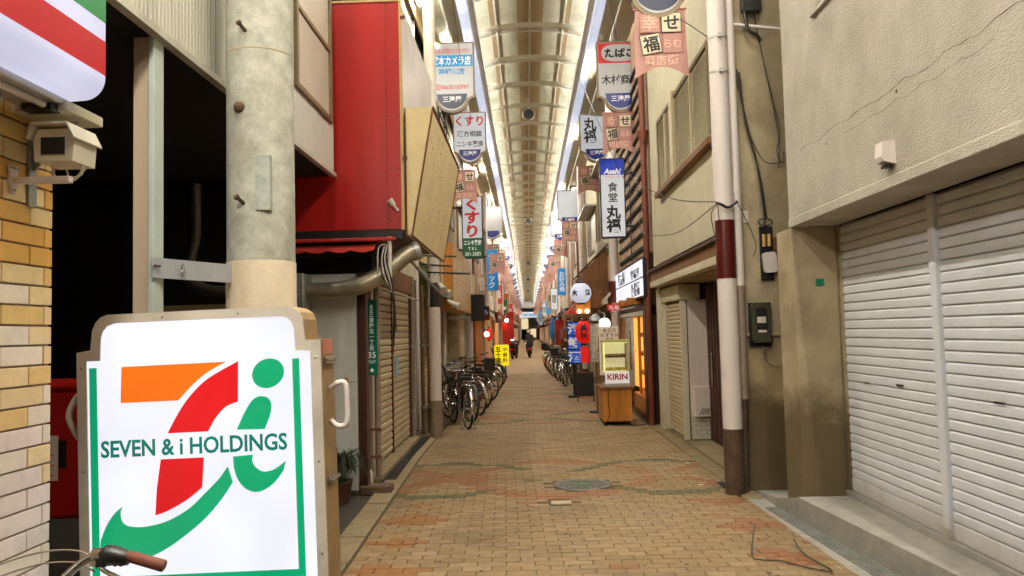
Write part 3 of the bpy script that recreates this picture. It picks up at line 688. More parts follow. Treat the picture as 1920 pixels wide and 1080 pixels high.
# address plate and its poles
ap = thing('address_sign', 'tall green address plate numbered 35 strapped to slim grey poles', 'address sign', (-1.74, 8.6, 0))
part('pole', MB().tube([(-.03, .03, 0), (-.03, .03, 2.7)], .026, 12), GREYPIPE, ap)
part('pole', MB().tube([(.045, .05, 0), (.045, .05, 2.6)], .034, 12), GREYPIPE, ap)
for zz in (.25, .55, 2.25): bx('clamp', (-.07, .0, zz), (.09, .02, zz + .025), RUSTY, ap)
b = MB(); b.prism(rrect(-.062, 1.16, .062, 2.0, .01), -.012, -.004, 'y'); part('plate', b, ADDRG, ap)
text('small_lettering', '淀\n川\n区', .032, INKW, ap, (0, -.0135, 1.90), line=.85)
text('lettering', '三\n津\n屋\n北\n一\n丁\n目', .052, INKW, ap, (0, -.0135, 1.645), h=.42, line=1.0, bold=.0006)
text('number', '35', .095, INKW, ap, (0, -.0135, 1.385), bold=.001)
text('small_lettering', 'Mitsuyakita\n1 chome', .022, INKW, ap, (0, -.0135, 1.31), w=.09)
part('arrow_mark', MB().prism([(-.025, 1.215), (0, 1.24), (.025, 1.215), (0, 1.19)], -.0145, -.0125, 'y'), INKW, ap)
# plant + block + brick paver step
pl = thing('potted_grass', 'dark grassy plant in a pot beside the slim poles', 'plant', (-1.90, 7.55, 0)); pl.scale = (1.25, 1.25, 1.2)
part('pot', MB().lathe([(.10, 0), (.13, .16), (.14, .17), (.12, .17), (.11, .14)], n=18), POT, pl)
b = MB()
for k in range(230):
    a = rnd.uniform(0, 2 * math.pi); L_ = rnd.uniform(.18, .38); sp_ = rnd.uniform(.10, .30); w_ = rnd.uniform(.004, .008)
    d = Vector((math.cos(a), math.sin(a), 0)); s_ = Vector((-d.y, d.x, 0)) * w_
    base = d * rnd.uniform(0, .08) + Vector((0, 0, .15)); pts = [base, base + d * sp_ * .35 + Vector((0, 0, L_ * .62)), base + d * sp_ * .75 + Vector((0, 0, L_ * .7)), base + d * sp_ + Vector((0, 0, L_ * .4 - .05))]
    vs = []
    for i, p in enumerate(pts): ww = (1, .9, .6, .1)[i]; vs += [p - s_ * ww, p + s_ * ww]
    b.add(vs, [(0, 1, 3, 2), (2, 3, 5, 4), (4, 5, 7, 6)])
o = part('leaves', b, LEAF, pl, norm=False); tag(o, kind='stuff')
tag(part('concrete_block', MB().box((-1.74, 7.86, -.012), (-1.42, 8.04, .085), 0, .012), mat('brown_block', (104, 82, 60), .85, var=.3, scale=18, bump=.4)), 'low brown block lying at the foot of the slim poles', 'block')
tag(part('small_bottle', MB().lathe([(.045, 0), (.05, .03), (.05, .13), (.03, .17), (.0, .175)], (-1.735, 8.3, -.0), 14), SIGNTAN), 'squat pale jar standing between plant and poles', 'jar')

# ================================================================== freestanding lit sign
sg = thing('standing_sign', 'large lit shop sign with a seven and i logo beside the brick tiles', 'sign', (-1.267, 3.0, 1.211))
sg.rotation_euler = (0, R(-1.4), R(0.0))
OUT = [(-.493, -1.06), (-.493, .361), (-.438, .369)] + [(-.429, .446), (-.415, .476), (-.395, .496), (-.369, .505), (.336, .504), (.365, .497), (.388, .478), (.400, .45), (.407, .369), (.466, .366), (.466, -1.06)]
FACE = [(-.455, -1.0), (-.455, .326), (-.401, .326), (-.396, .415), (-.388, .440), (-.37, .46), (-.34, .470), (.318, .466), (.342, .458), (.358, .440), (.365, .412), (.369, .331), (.426, .326), (.426, -1.0)]
part('housing', MB().prism(OUT, .012, .20, 'y'), [SIGNSIDE], sg)
b = MB(); n = len(OUT)          # front rim, 12 mm proud of the face
vs = [(p[0], 0, p[1]) for p in OUT] + [(p[0], 0, p[1]) for p in FACE] + [(p[0], .0118, p[1]) for p in OUT] + [(p[0], .010, p[1]) for p in FACE]
fs = []
for i in range(n):
    j = (i + 1) % n
    fs += [(i, j, n + j, n + i), (i, j, 2 * n + j, 2 * n + i), (n + i, n + j, 3 * n + j, 3 * n + i)]
b.add(vs, fs); part('front_rim', b, SIGNTAN, sg)
part('lit_face', MB().prism([(p[0] * .999, p[1]) for p in FACE], .0045, .0115, 'y'), LITW, sg)
def logo(name, poly, m): return part(name, MB().prism(poly, .0015, .0040, 'y'), m, sg)
def spl(poly, k=5):
    out = []
    n_ = len(poly)
    for i in range(n_):
        p0, p1, p2, p3 = (Vector(poly[(i + d) % n_]) for d in (-1, 0, 1, 2))
        for j in range(k):
            t = j / k; q = .5 * ((2 * p1) + (p2 - p0) * t + (2 * p0 - 5 * p1 + 4 * p2 - p3) * t * t + (3 * p1 - p0 - 3 * p2 + p3) * t ** 3); out.append((q.x, q.y))
    return out
def curve(P, k=6):
    P = [Vector(p) for p in P]; out = []
    for i in range(len(P) - 1):
        p0, p1, p2, p3 = P[max(i - 1, 0)], P[i], P[i + 1], P[min(i + 2, len(P) - 1)]
        for j in range(k):
            t = j / k; q = .5 * ((2 * p1) + (p2 - p0) * t + (2 * p0 - 5 * p1 + 4 * p2 - p3) * t * t + (3 * p1 - p0 - 3 * p2 + p3) * t ** 3); out.append((q.x, q.y))
    out.append(tuple(P[-1])); return out
logo('logo_orange_bar', [(-.323, .158), (-.317, .298)] + curve([(.095, .299), (.023, .263), (-.041, .214), (-.096, .158)]), LITO)
logo('logo_red_stroke', curve([(-.141, .033), (-.104, .098), (-.054, .168), (.022, .237), (.142, .299)]) + curve([(.137, .142), (.089, .125), (.048, .084), (.017, .033)]), LITR)
logo('logo_red_foot', [(-.17, -.066), (-.002, -.066), (-.012, -.181)] + curve([(-.012, -.181), (-.073, -.226), (-.148, -.264), (-.196, -.279)]) + [(-.188, -.177)], LITR)
logo('logo_green_swoosh', curve([(-.323, -.239), (-.332, -.264), (-.324, -.3), (-.295, -.317), (-.233, -.32), (-.149, -.302), (-.064, -.258), (0, -.202), (.055, -.15), (.09, -.105)]) + curve([(.108, -.166), (.061, -.231), (-.004, -.3), (-.08, -.359), (-.155, -.407), (-.227, -.437), (-.302, -.443), (-.374, -.433), (-.408, -.405), (-.412, -.374), (-.402, -.343), (-.383, -.303), (-.355, -.265), (-.323, -.239)])[:-1], LITG)
logo('logo_green_stem', curve([(.13, .035), (.16, .096), (.188, .139), (.21, .156), (.231, .159), (.254, .151), (.267, .127), (.261, .086), (.238, .032)]), LITG)
logo('logo_green_hook', [(.112, -.068)] + curve([(.189, -.064), (.187, -.092), (.202, -.116), (.232, -.131), (.274, -.122), (.317, -.093)]) + curve([(.307, -.129), (.277, -.167), (.239, -.196), (.197, -.207), (.156, -.191), (.127, -.153), (.114, -.109)]), LITG)
logo('logo_green_dot', [(.258 + .0625 * math.cos(a * math.pi / 16), .2465 + .057 * math.sin(a * math.pi / 16) + .006 * math.cos(a * math.pi / 16)) for a in range(32)], LITG)
for poly in ([(-.445, .299), (-.416, .299), (-.416, -.505), (-.445, -.533)], [(.354, .299), (.381, .299), (.381, -.533), (.354, -.505)], [(-.4455, -.5335), (.3815, -.5335), (.3535, -.5055), (-.4155, -.5055)]): logo('green_border', poly, LITG)
text('logo_lettering', 'SEVEN & i HOLDINGS', .075, LITT, sg, (-.040, .0030, -.0185), w=.728, h=.066, bold=.0016, ext=.001)
for xx, zz in ((-.474, .30), (-.474, -.10), (-.474, -.45), (.446, .30), (.446, -.10), (.446, -.45), (-.15, .487), (.15, .486)):
    part('screw', MB().lathe([(.0055, 0), (.0045, -.0025), (0, -.003)], (xx, -.0002, zz), 8, axis='y'), GALV, sg)
# handles and hinges
b = MB(); b.tube(smooth([(.47, .10, .17), (.50, .10, .19), (.535, .10, .185), (.54, .10, .10), (.535, .10, .03), (.50, .10, .02), (.47, .10, .045)], 5), .011, 10); part('handle', b, WHITEP, sg)
b = MB(); b.tube(smooth([(-.495, .06, .20), (-.52, .05, .19), (-.548, .04, .13), (-.545, .04, .09), (-.52, .05, .03), (-.495, .06, .02)], 5), .012, 10); part('handle', b, WHITEP, sg)
for zz in (.27, -.20): part('hinge', MB().box((.467, .04, zz), (.478, .16, zz + .03), 0, .003).tube([(.48, .03, zz + .015), (.48, .17, zz + .015)], .007, 8), CHROME, sg)
b = MB(); b.box((.4665, .03, .31), (.4685, .17, .37)); part('warning_sticker', b, mat('pink_sticker', (220, 140, 122), .6), sg, norm=False)
bx('base_plinth', (-.47, .02, -1.208), (.45, .18, -1.062), BLACK, sg)

# ================================================================== bicycles
def wheel(parent, yc, r=.33, paint=CHROME):
    wv = part('wheel', MB().tube([(0, yc + r * math.cos(a * math.pi / 18), r + r * math.sin(a * math.pi / 18)) for a in range(36)], .019, 7, closed=True), RUBBER, parent)
    b = MB(); rr = r - .028
    b.tube([(0, yc + rr * math.cos(a * math.pi / 14), r + rr * math.sin(a * math.pi / 14)) for a in range(28)], .011, 5, closed=True)
    part('rim', b, CHROME, wv)
    b = MB()
    for k in range(18):
        a = 2 * math.pi * k / 18; b.tube([(.02 * (1 if k % 2 else -1), yc + .02 * math.cos(a), r + .02 * math.sin(a)), (0, yc + rr * math.cos(a + .25), r + rr * math.sin(a + .25))], .0017, 3, cap=False)
    b.lathe([(.022, -.045), (.022, .045)], (0, yc, r), 8, axis='x')
    part('spokes', b, CHROME, wv)
def make_bike(label, paint, basket=True, child=False, group='bicycles parked along the arcade', step=True):
    t = thing('bicycle', label, 'bicycle', group=group)
    wheel(t, .55); wheel(t, -.55)
    b = MB(); BBk = (0, -.08, .29); HEAD = (0, .36, .78); HB = (0, .40, .60); SEAT = (0, -.26, .72)
    b.tube([HEAD, HB], .02, 8); b.tube([SEAT, BBk], .016, 8)
    if step: b.tube(smooth([HB, (0, .22, .38), (0, .02, .29), BBk], 4), .021, 8); b.tube(smooth([(0, .37, .72), (0, .2, .52), (0, -.02, .42), (0, -.19, .52)], 4), .015, 8)
    else: b.tube([HEAD, (0, -.24, .66)], .016, 8); b.tube([HB, BBk], .019, 8)
    for s in (-1, 1):
        b.tube([(.02 * s, -.08, .29), (.055 * s, -.55, .33)], .010, 6); b.tube([(.015 * s, -.25, .68), (.055 * s, -.55, .33)], .009, 6)
    part('frame', b, paint, t)
    b = MB()
    for s in (-1, 1): b.tube(smooth([(.03 * s, .41, .66), (.05 * s, .47, .48), (.052 * s, .55, .33)], 3), .011, 6)
    b.tube([(-.045, .41, .665), (.045, .41, .665)], .014, 6); part('fork', b, paint, t)
    h = part('handlebar', MB().tube([(0, .37, .78), (0, .345, .93)], .013, 8).tube(smooth([(-.27, .12, .99), (-.25, .22, .99), (-.19, .33, .955), (0, .345, .935), (.19, .33, .955), (.25, .22, .99), (.27, .12, .99)], 4), .011, 8), CHROME, t)
    for s in (-1, 1): part('grip', MB().tube([(.265 * s, .17, .99), (.275 * s, .06, .99)], .016, 8), PLASTB, h)
    b = MB(); b.prism([(-.10, -.40), (.10, -.40), (.085, -.30), (.03, -.18), (.02, -.12), (-.02, -.12), (-.03, -.18), (-.085, -.30)], .80, .86, 'z')
    sd = part('saddle', b, PLASTB, t); part('seat_post', MB().tube([(0, -.27, .80), SEAT], .013, 8), CHROME, sd)
    gm = CHROME if rnd.random() < .6 else paint
    for yc, a0, a1 in ((.55, 20, 150), (-.55, 10, 190)):
        b = MB(); n = 14; vs = []
        for i in range(n + 1):
            a = R(a0 + (a1 - a0) * i / n)
            for xx, rr in ((-.03, .355), (0, .368), (.03, .355)): vs.append((xx, yc + rr * math.cos(a), .33 + rr * math.sin(a)))
        b.add(vs, [(3 * i + k, 3 * i + k + 1, 3 * i + k + 4, 3 * i + k + 3) for i in range(n) for k in (0, 1)], 0, True)
        part('mudguard', b, gm, t, norm=False)
    part('chain_guard', MB().prism([(-.62, .30), (-.60, .40), (-.10, .38), (.02, .30), (-.08, .20), (-.55, .27)], .055, .075, 'x'), paint, t)
    b = MB()
    for s in (-1, 1): b.tube([(.05 * s, -.75, .73), (.05 * s, -.33, .71)], .007, 5); b.tube([(.055 * s, -.70, .73), (.057 * s, -.56, .34)], .006, 5)
    for k in range(4): b.tube([(-.06, -.42 - .1 * k, .73), (.06, -.42 - .1 * k, .73)], .006, 5)
    part('carrier', b, CHROME, t)
    b = MB()
    for s in (-1, 1): b.tube([(.065 * s, -.55, .33), (.12 * s, -.62, .01)], .008, 6)
    b.tube([(-.13, -.62, .01), (.13, -.62, .01)], .009, 6); part('kickstand', b, CHROME, t)
    cr = part('crank', MB().lathe([(.08, .052), (.08, .057)], BBk, 14, axis='x').tube([(.06, -.08, .29), (.07, -.02, .14)], .009, 6).tube([(-.06, -.08, .29), (-.07, -.14, .44)], .009, 6), CHROME, t)
    for x0, yy, zz in ((.07, -.02, .14), (-.15, -.14, .44)): part('pedal', MB().box((x0, yy - .04, zz - .012), (x0 + .08, yy + .04, zz + .012), 0, .004), PLASTB, cr)
    if basket:
        b = MB(); W0, W1 = .12, .17
        for k in range(7):
            z = .72 + .035 * k; ww = W0 + (W1 - W0) * k / 6
            b.tube([(-ww, .42, z), (ww, .42, z), (ww, .42 + 1.7 * ww, z), (-ww, .42 + 1.7 * ww, z)], .004 if k < 6 else .007, 4, closed=True)
        for k in range(9):
            f_ = -1 + 2 * k / 8
            b.tube([(W0 * f_, .42 + 1.7 * W0, .72), (W1 * f_, .42 + 1.7 * W1, .93)], .003, 4); b.tube([(W0 * f_, .42, .72), (W1 * f_, .42, .93)], .003, 4)
            yk0 = .42 + 1.7 * W0 * k / 8; yk1 = .42 + 1.7 * W1 * k / 8
            for s in (-1, 1): b.tube([(s * W0, yk0, .72), (s * W1, yk1, .93)], .003, 4)
            b.tube([(W0 * f_, .42, .72), (W0 * f_, .42 + 1.7 * W0, .72)], .003, 4)
        part('basket', b, BLACK if rnd.random() < .5 else GALV, t)
    b = MB(); b.tube([(-.0, .47, .62), (0, .52, .60)], [.03, .035], 10); part('lamp', b, CHROME, t)
    if child: 
        part('child_seat', MB().box((-.14, -.78, .74), (.14, -.45, .80), 0, .02).box((-.15, -.82, .80), (.15, -.77, 1.08), 0, .02), PLASTB, t)
    b = MB(); b.lathe([(.018, -.93), (.022, -.925), (.0, -.905)], (0, 0, .5), 10, axis='y'); part('reflector', b, REDD, t)
    return t
protoA = make_bike('black step through bicycle with wire basket nearest on the shutter side', BIKEC[0])
protoB = make_bike('grey bicycle with a straight top tube', BIKEC[1], basket=False, step=False)
protoC = make_bike('dark red bicycle with basket', BIKEC[2], basket=True)
protoD = make_bike('black bicycle carrying a child seat', BIKEC[3], basket=True, child=True)
LB_ = [  # proto, x (rear), y, heading deg (0 = +Y, + = towards -X), label
 (protoA, -1.22, 13.55, 18, 'black bicycle with wire basket, first of the row by the white column'),
 (protoB, -1.33, 14.55, 28, 'grey bicycle without basket, second of the row by the shutters'),
 (protoC, -1.32, 15.6, 34, 'dark red bicycle with basket, third of the row by the shutters'),
 (protoD, -1.38, 16.9, 42, 'bicycle with a child seat in the row by the shutters'),
 (protoC, -1.38, 18.8, 48, 'dark red bicycle parked just past the one with the child seat'),
 (protoA, -1.38, 21.6, 50, 'black bicycle nearest before the yellow standing sign'),
 (protoB, -1.36, 23.3, 50, 'last grey bicycle beside the yellow standing sign'),
 (protoA, 1.18, 23.0, -14, 'black bicycle with basket beside the blue seafood sign'),
 (protoC, 1.22, 24.2, -20, 'dark red bicycle behind the blue seafood sign'),
 (protoD, 1.2, 25.4, -24, 'bicycle with a child seat opposite the yellow sign'),
 (protoB, 1.2, 26.6, -26, 'grey bicycle fourth along past the blue sign'),
 (protoA, 1.15, 28.0, -28, 'black bicycle fifth along past the blue sign'),
 (protoC, 1.15, 29.6, -30, 'dark red bicycle sixth along past the blue sign'),
 (protoB, 1.12, 31.4, -30, 'grey bicycle seventh along past the blue sign'),
 (protoA, 1.12, 33.4, -32, 'black bicycle eighth along past the blue sign'),
 (protoD, 1.1, 35.6, -30, 'bicycle with a child seat farthest along past the blue sign'),
 (protoA, -1.25, 33.0, 20, 'black bicycle parked between the lantern shops far down the arcade')]
used = set()
for pr, x, y, hd, lab in LB_:
    o = pr if pr.name not in used else copy_tree(pr); used.add(pr.name)
    o.location = (x, y, 0); o.rotation_euler = (0, R(rnd.uniform(-3, 3)), R(hd)); o['label'] = lab
# foreground bicycle with brown grip (no basket)
fb = make_bike('bicycle with brown grip and chrome handlebar in front of the lit sign', BIKEC[4], basket=False, group='bicycles parked along the arcade')
for ch in list(fb.children):
    if ch.name.startswith('handlebar'):
        for g in list(ch.children): bpy.data.objects.remove(g)
        bpy.data.objects.remove(ch)
fb.location = (-1.345, 1.62, .034)
hb = part('handlebar', MB().tube([(0, .37, .76), (0, .36, .88)], .014, 10).tube(smooth([(-.33, .40, .975), (-.2, .47, .985), (-.12, .45, .90), (0, .36, .87), (.06, .38, .895), (.13, .45, .975), (.20, .475, 1.002), (.30, .47, .985)], 6), .0115, 12), CHROME, fb)
part('grip', MB().tube([(.262, .472, .992), (.268, .472, .991), (.375, .455, .967), (.378, .455, .966)], [.012, .0165, .0175, .015], 14), GRIPBR, hb)
hb.scale = (.92, .92, .92); hb.location = (.0145, .0375, .0785)
sp_ = [(.185 + .008 * k, .474, 1.0 - .0016 * k) for k in range(11)]
part('gear_shifter', MB().tube(sp_, [.017, .026, .029, .027, .030, .026, .029, .024, .026, .021, .019], 14).box((.172, .452, .962), (.205, .490, .998), 0, .006), PLASTB, hb)
part('brake_lever', MB().tube(smooth([(.175, .465, .983), (.20, .455, .958), (.27, .425, .94), (.36, .41, .905)], 5), [.007] * 15 + [.0055], 8), CHROME, hb)
part('lever_clamp', MB().lathe([(.020, .160), (.020, .184)], (0, .474, .997), 12, axis='x').box((.160, .452, .968), (.182, .476, .985), 0, .003), CHROME, hb)
for k, dz in enumerate((.0, -.035)):
    part('brake_cable', MB().tube(smooth([(.165, .47, .985 + dz), (.08, .52, .998 + dz), (-.04, .52, .992 + dz), (-.16, .46, .955 + dz), (-.22, .42, .88 + dz)], 6), .0028, 6), GREYPIPE, hb)

# ================================================================== RIGHT NEAR: stucco building with shutters
sb = thing('stucco_building', 'beige stucco building with white roller shutters under an overhang', 'building', (2.25, 6.6, 0))
def SB(name, a, b_, m, ch=0.0): return bx(name, (a[0] - 2.25, a[1] - 6.6, a[2]), (b_[0] - 2.25, b_[1] - 6.6, b_[2]), m, sb, ch)
SB('upper_wall', (2.25, -4, 2.44), (2.55, 6.6, 3.98), STUCCO)
SB('upper_wall', (2.25, -4, 3.98), (2.55, 5.42, 4.7), STUCCO)
SB('upper_wall', (2.25, 5.80, 3.98), (2.55, 6.6, 4.7), STUCCO)
SB('upper_wall', (2.25, -4, 4.7), (2.55, 6.6, 6.95), STUCCO)
SB('drip_edge', (2.242, -4, 2.425), (2.30, 6.604, 2.50), STUCCO, .006)
SB('soffit', (2.31, -4, 2.43), (2.62, 6.55, 2.45), STUCCO)
SB('pier', (2.25, 6.55, 0), (2.62, 6.95, 2.425), STUCCO_D, .006)
SB('pier', (2.63, 6.50, 0), (2.95, 6.95, 2.425), STUCCO_D)
SB('inner_mass', (2.70, -4, 0), (6.0, 7.4, 6.9), DARK)
w = SB('window', (2.30, 5.42, 3.98), (2.36, 5.80, 4.7), ALUB); 
SB('window_sill', (2.22, 5.36, 3.95), (2.32, 5.86, 3.985), STUCCO, .004)
me_s = slat_mesh(1.50, .0715, SLATW, True); me_s2 = slat_mesh(1.68, .0715, SLATW, True)
for me in (me_s, me_s2):
    for v in me.vertices: v.co.x = -v.co.x
    me.flip_normals()
for k in range(29):
    link('slat', me_s, sb, (.40, -1.535, .345 + .0715 * k)); link('slat', me_s2, sb, (.40, -3.30, .345 + .0715 * k)) 
SB('shutter_back', (2.662, -3, .2), (2.69, 6.55, 2.43), FRAMEM)
SB('shutter_post', (2.612, 4.985, .19), (2.66, 5.065, 2.425), SLATW, .006)
SB('shutter_post', (2.60, 6.565, .2), (2.66, 6.60, 2.425), FRAMEM, .004)
SB('shutter_post', (2.612, 3.22, .19), (2.66, 3.30, 2.425), SLATW, .006)
SB('bottom_bar', (2.636, 5.07, .232), (2.66, 6.56, .342), SLATW, .004)
SB('bottom_bar', (2.636, 3.305, .232), (2.66, 4.98, .342), SLATW, .004)
SB('post_foot', (2.606, 4.978, .19), (2.611, 5.072, .30), FRAMEM)
for yy, zz in ((6.12, 1.13), (5.58, 1.15), (4.42, 1.13)): SB('finger_slot', (2.627, yy - .05, zz), (2.632, yy + .05, zz + .012), BLACK)
# crack
b = MB(); pts = []; z = 3.03
for i in range(40):
    yv = 6.25 - i * .075; z = 3.02 + .012 * math.sin(i * .9) + rnd.uniform(-.008, .008); pts.append((-.0005, yv - 6.6, z))
b.tube(pts, [.0010 + .0018 * rnd.random() ** 2 for _ in pts], 4); part('crack', b, mat('crack_dark', (74, 58, 40), .9), sb)
b = MB(); pts = []
for i in range(26): pts.append((-.0005, 5.4 - i * .07 - 6.6, 2.93 + .010 * math.sin(i * 1.3) + rnd.uniform(-.006, .006)))
b.tube(pts, [.0006 + .0008 * rnd.random() for _ in pts], 4); part('crack', b, MATS['crack_dark'], sb)
for yy, zz, r_ in ((4.62, 2.99, .012), (5.72, 2.94, .008), (3.9, 3.35, .007)): part('chip', MB().lathe([(r_, -.001), (r_ * .7, -.003), (0, -.003)], (0, yy - 6.6, zz), 7, axis='x'), MATS['crack_dark'], sb)
st = tag(part('concrete_step', MB().prism([(2.18, 6.48), (2.42, 3.6), (2.80, -1), (2.9, -1), (2.9, 6.498), (2.2, 6.498)], -.05, .19, 'z'), CONC_G), kind='structure')
SB('sill_track', (2.60, 3.3, .192), (2.70, 6.56, .230), FRAMEM)
wb = thing('wall_sensor', 'small white plastic box mounted on the stucco above the shutter', 'sensor', (2.25, 4.72, 2.56))
b = MB(); b.prism([(0, 0), (-.075, .02), (-.085, .05), (-.075, .14), (0, .145)], -.05, .05, 'y'); part('case', b, WHITEP, wb)
bx('underside_lens', (-.06, -.03, -.018), (-.01, .03, -.001), PLASTB, wb, .004)
tag(bx('green_tag', (2.43, 6.541, 1.93), (2.50, 6.548, 1.985), ADDRG), 'tiny green tag stuck on the beige pier', 'tag')
# gutter grate
gr = thing('gutter_grate', 'steel grating over the gutter along the grey step', 'grate', (2.10, 6.0, 0))
gx = lambda y: .045 - .0 + .0545 * (6.9 - y) - .09
b = MB(); y = 1.6
while y < 6.95:
    x0 = 2.05 + .058 * (6.9 - y) - 2.10; b.box((x0, y - 6.0 - .0035, -.002), (x0 + .13, y - 6.0 + .0035, .010)); y += .034
part('cross_bars', b, GRATE, gr, norm=False)
b = MB()
for k in range(5):
    o_ = .0325 * k; b.prism([(2.05 + .058 * (6.9 - 1.6) - 2.10 + o_, -4.4), (2.05 + .058 * (6.9 - 1.6) - 2.096 + o_, -4.4), (-.046 + o_, .93), (-.05 + o_, .93)], .0, .012, 'z')
part('long_bars', b, GRATE, gr)
b = MB(); b.prism([(2.05 + .058 * 5.3 - 2.10, -4.4), (2.05 + .058 * 5.3 - 1.97, -4.4), (.08, .93), (-.05, .93)], -.004, -.0025, 'z'); part('pit', b, BLACK, gr)
# bent wire on the paving
wf = tag(part('bent_wire', MB().tube(smooth([(1.66, 5.92, .12), (1.52, 5.52, .012), (1.55, 5.40, .012), (1.68, 5.36, .012), (1.80, 5.20, .012), (1.92, 5.12, .014), (1.86, 5.45, .03), (1.84, 5.60, .09)], 8), .0055, 6), METERB), 'bent wire frame lying on the paving beside the gutter', 'wire')

# ================================================================== RIGHT: cream building with louvred window
cbld = thing('louvre_building', 'cream building with a louvred window and dim recessed entrance', 'building', (2.1, 7.65, 0))
def CB(name, a, b_, m, ch=0.0, parent=None): return bx(name, (a[0] - 2.1, a[1] - 7.65, a[2]), (b_[0] - 2.1, b_[1] - 7.65, b_[2]), m, parent or cbld, ch)
CB('side_wall', (2.10, 7.65, 1.5), (3.2, 7.85, 7.2), STUCCO_D)
CB('side_wall', (2.10, 7.652, 0), (3.2, 7.85, 1.497), mat('stained_render', (168, 148, 112), .9, var=.35, scale=2.2, bump=.5, bscale=40, dirt=.7, dscale=1.8, dirt_rgb=(70, 58, 38), dado=(.95, (84, 70, 44), 1.2)))
CB('side_ledge', (2.10, 7.625, 1.502), (2.62, 7.648, 1.535), STUCCO_D, .004)
CB('upper_wall', (2.10, 7.86, 2.62), (2.2, 12.75, 3.70), CREAMW)
CB('upper_wall', (2.10, 7.86, 4.78), (2.2, 12.75, 7.2), CREAMW)
CB('upper_wall', (2.10, 7.86, 3.70), (2.2, 8.42, 4.78), CREAMW)
CB('upper_wall', (2.10, 11.85, 3.70), (2.2, 12.75, 4.78), CREAMW)
CB('ledge_cap', (1.97, 7.9, 2.50), (2.14, 12.70, 2.54), WOODB, .006)
CB('ledge_board', (2.02, 7.9, 2.36), (2.12, 12.65, 2.497), WOODM, .004)
CB('ledge_cream', (2.00, 7.9, 2.26), (2.13, 12.60, 2.355), CREAMW, .006)
CB('entrance_ceiling', (2.135, 7.86, 2.24), (3.2, 12.7, 2.61), STUCCO_D)
CB('back_wall', (2.58, 7.86, .03), (2.72, 12.7, 2.24), STUCCO_D)
CB('end_pier', (2.12, 12.42, 0), (2.58, 12.75, 2.24), CREAMW, .004)
w = CB('window_frame', (2.06, 8.42, 3.68), (2.13, 11.85, 3.74), ALUB, .004); 
CB('window_frame', (2.06, 8.42, 4.74), (2.13, 11.85, 4.80), ALUB, .004); CB('window_frame', (2.055, 8.42, 3.741), (2.13, 8.50, 4.739), ALUB); CB('window_frame', (2.055, 11.77, 3.741), (2.13, 11.85, 4.739), ALUB)
CB('window_frame', (2.03, 10.46, 3.60), (2.13, 10.66, 4.86), LOUV, .006); CB('window_sill', (2.0, 8.36, 3.60), (2.12, 11.9, 3.675), WOODM, .004)
CB('window_frame', (2.062, 9.42, 3.741), (2.11, 9.47, 4.739), LOUV); CB('window_frame', (2.062, 11.2, 3.741), (2.11, 11.24, 4.739), LOUV)
CB('window_backing', (2.125, 8.5, 3.741), (2.135, 11.77, 4.739), DARK)
bl = MB(); bl.prism([(.002, -.0125), (.006, -.0135), (.016, .012), (.012, .013)], 0, 1.0, 'y'); blm = bl.mesh('louvre_blade', LOUV); fixn(blm)
for k in range(33):
    for y0, L_ in ((8.505, .91), (9.475, .98), (10.665, .53), (11.245, .52)):
        o = link('louvre_blade', blm, cbld, (-.03, y0 - 7.65, 3.765 + .0295 * k)); o.scale = (1, L_, 1)
# entrance bits
me_r = slat_mesh(1.14, .062, SLATB)
for v in me_r.vertices: v.co.x = -v.co.x
me_r.flip_normals()
for k in range(31): link('slat', me_r, cbld, (.10, 3.45, .05 + .062 * k))
CB('shutter_post', (2.17, 11.02, .03), (2.25, 11.09, 2.0), CREAMW, .004); CB('shutter_post', (2.17, 12.25, .03), (2.25, 12.41, 2.0), CREAMW, .004)
CB('shutter_housing', (2.14, 11.0, 2.002), (2.45, 12.42, 2.22), CREAMW, .01)
CB('shutter_back', (2.212, 11.09, .03), (2.24, 12.25, 2.0), BLACK)
CB('side_panel', (2.26, 10.99, .35), (2.57, 11.015, 2.0), WHITEP)
b = MB()
for r in range(5):
    for c_ in range(3):
        x0 = .16 + c_ * .135 - (.06 if r % 2 else 0); x0c = max(x0, .155); x1c = min(x0 + .13, .47)
        if x1c - x0c > .02: part('tile', MB().box((x0c, 3.325, .04 + r * .062), (x1c, 3.337, .098 + r * .062), 0, .002), TILEW, cbld, norm=False)
mb_ = thing('mail_box', 'white mail box with slanted vents on the tiled base in the entrance', 'mail box', (2.42, 10.93, .36))
bx('case', (-.12, -.05, 0), (.12, .05, .42), WHITEP, mb_, .008)
b = MB()
for k in range(4): b.add([(-.07 + .035 * k, -.052, .03), (-.055 + .035 * k, -.052, .03), (-.005 + .035 * k, -.052, .12), (-.02 + .035 * k, -.052, .12)], [(0, 1, 2, 3)])
part('vents', b, BLACK, mb_)
bx('badge', (-.05, -.054, .32), (.05, -.0505, .37), SIGNTAN, mb_)
dr = part('door', MB().box((2.53 - 2.1, 9.55 - 7.65, .035), (2.575 - 2.1, 10.97 - 7.65, 2.2)), BLACK, cbld, norm=False)
for k in range(9): bx('door_slat', (2.505 - 2.1, 9.57 - 7.65 + .155 * k, .05), (2.528 - 2.1, 9.57 - 7.65 + .155 * k + .10, 2.18), WOODB, dr, .004)
bx('door_handle', (2.47 - 2.1, 10.55 - 7.65, .8), (2.49 - 2.1, 10.585 - 7.65, 1.25), CHROME, dr, .005)
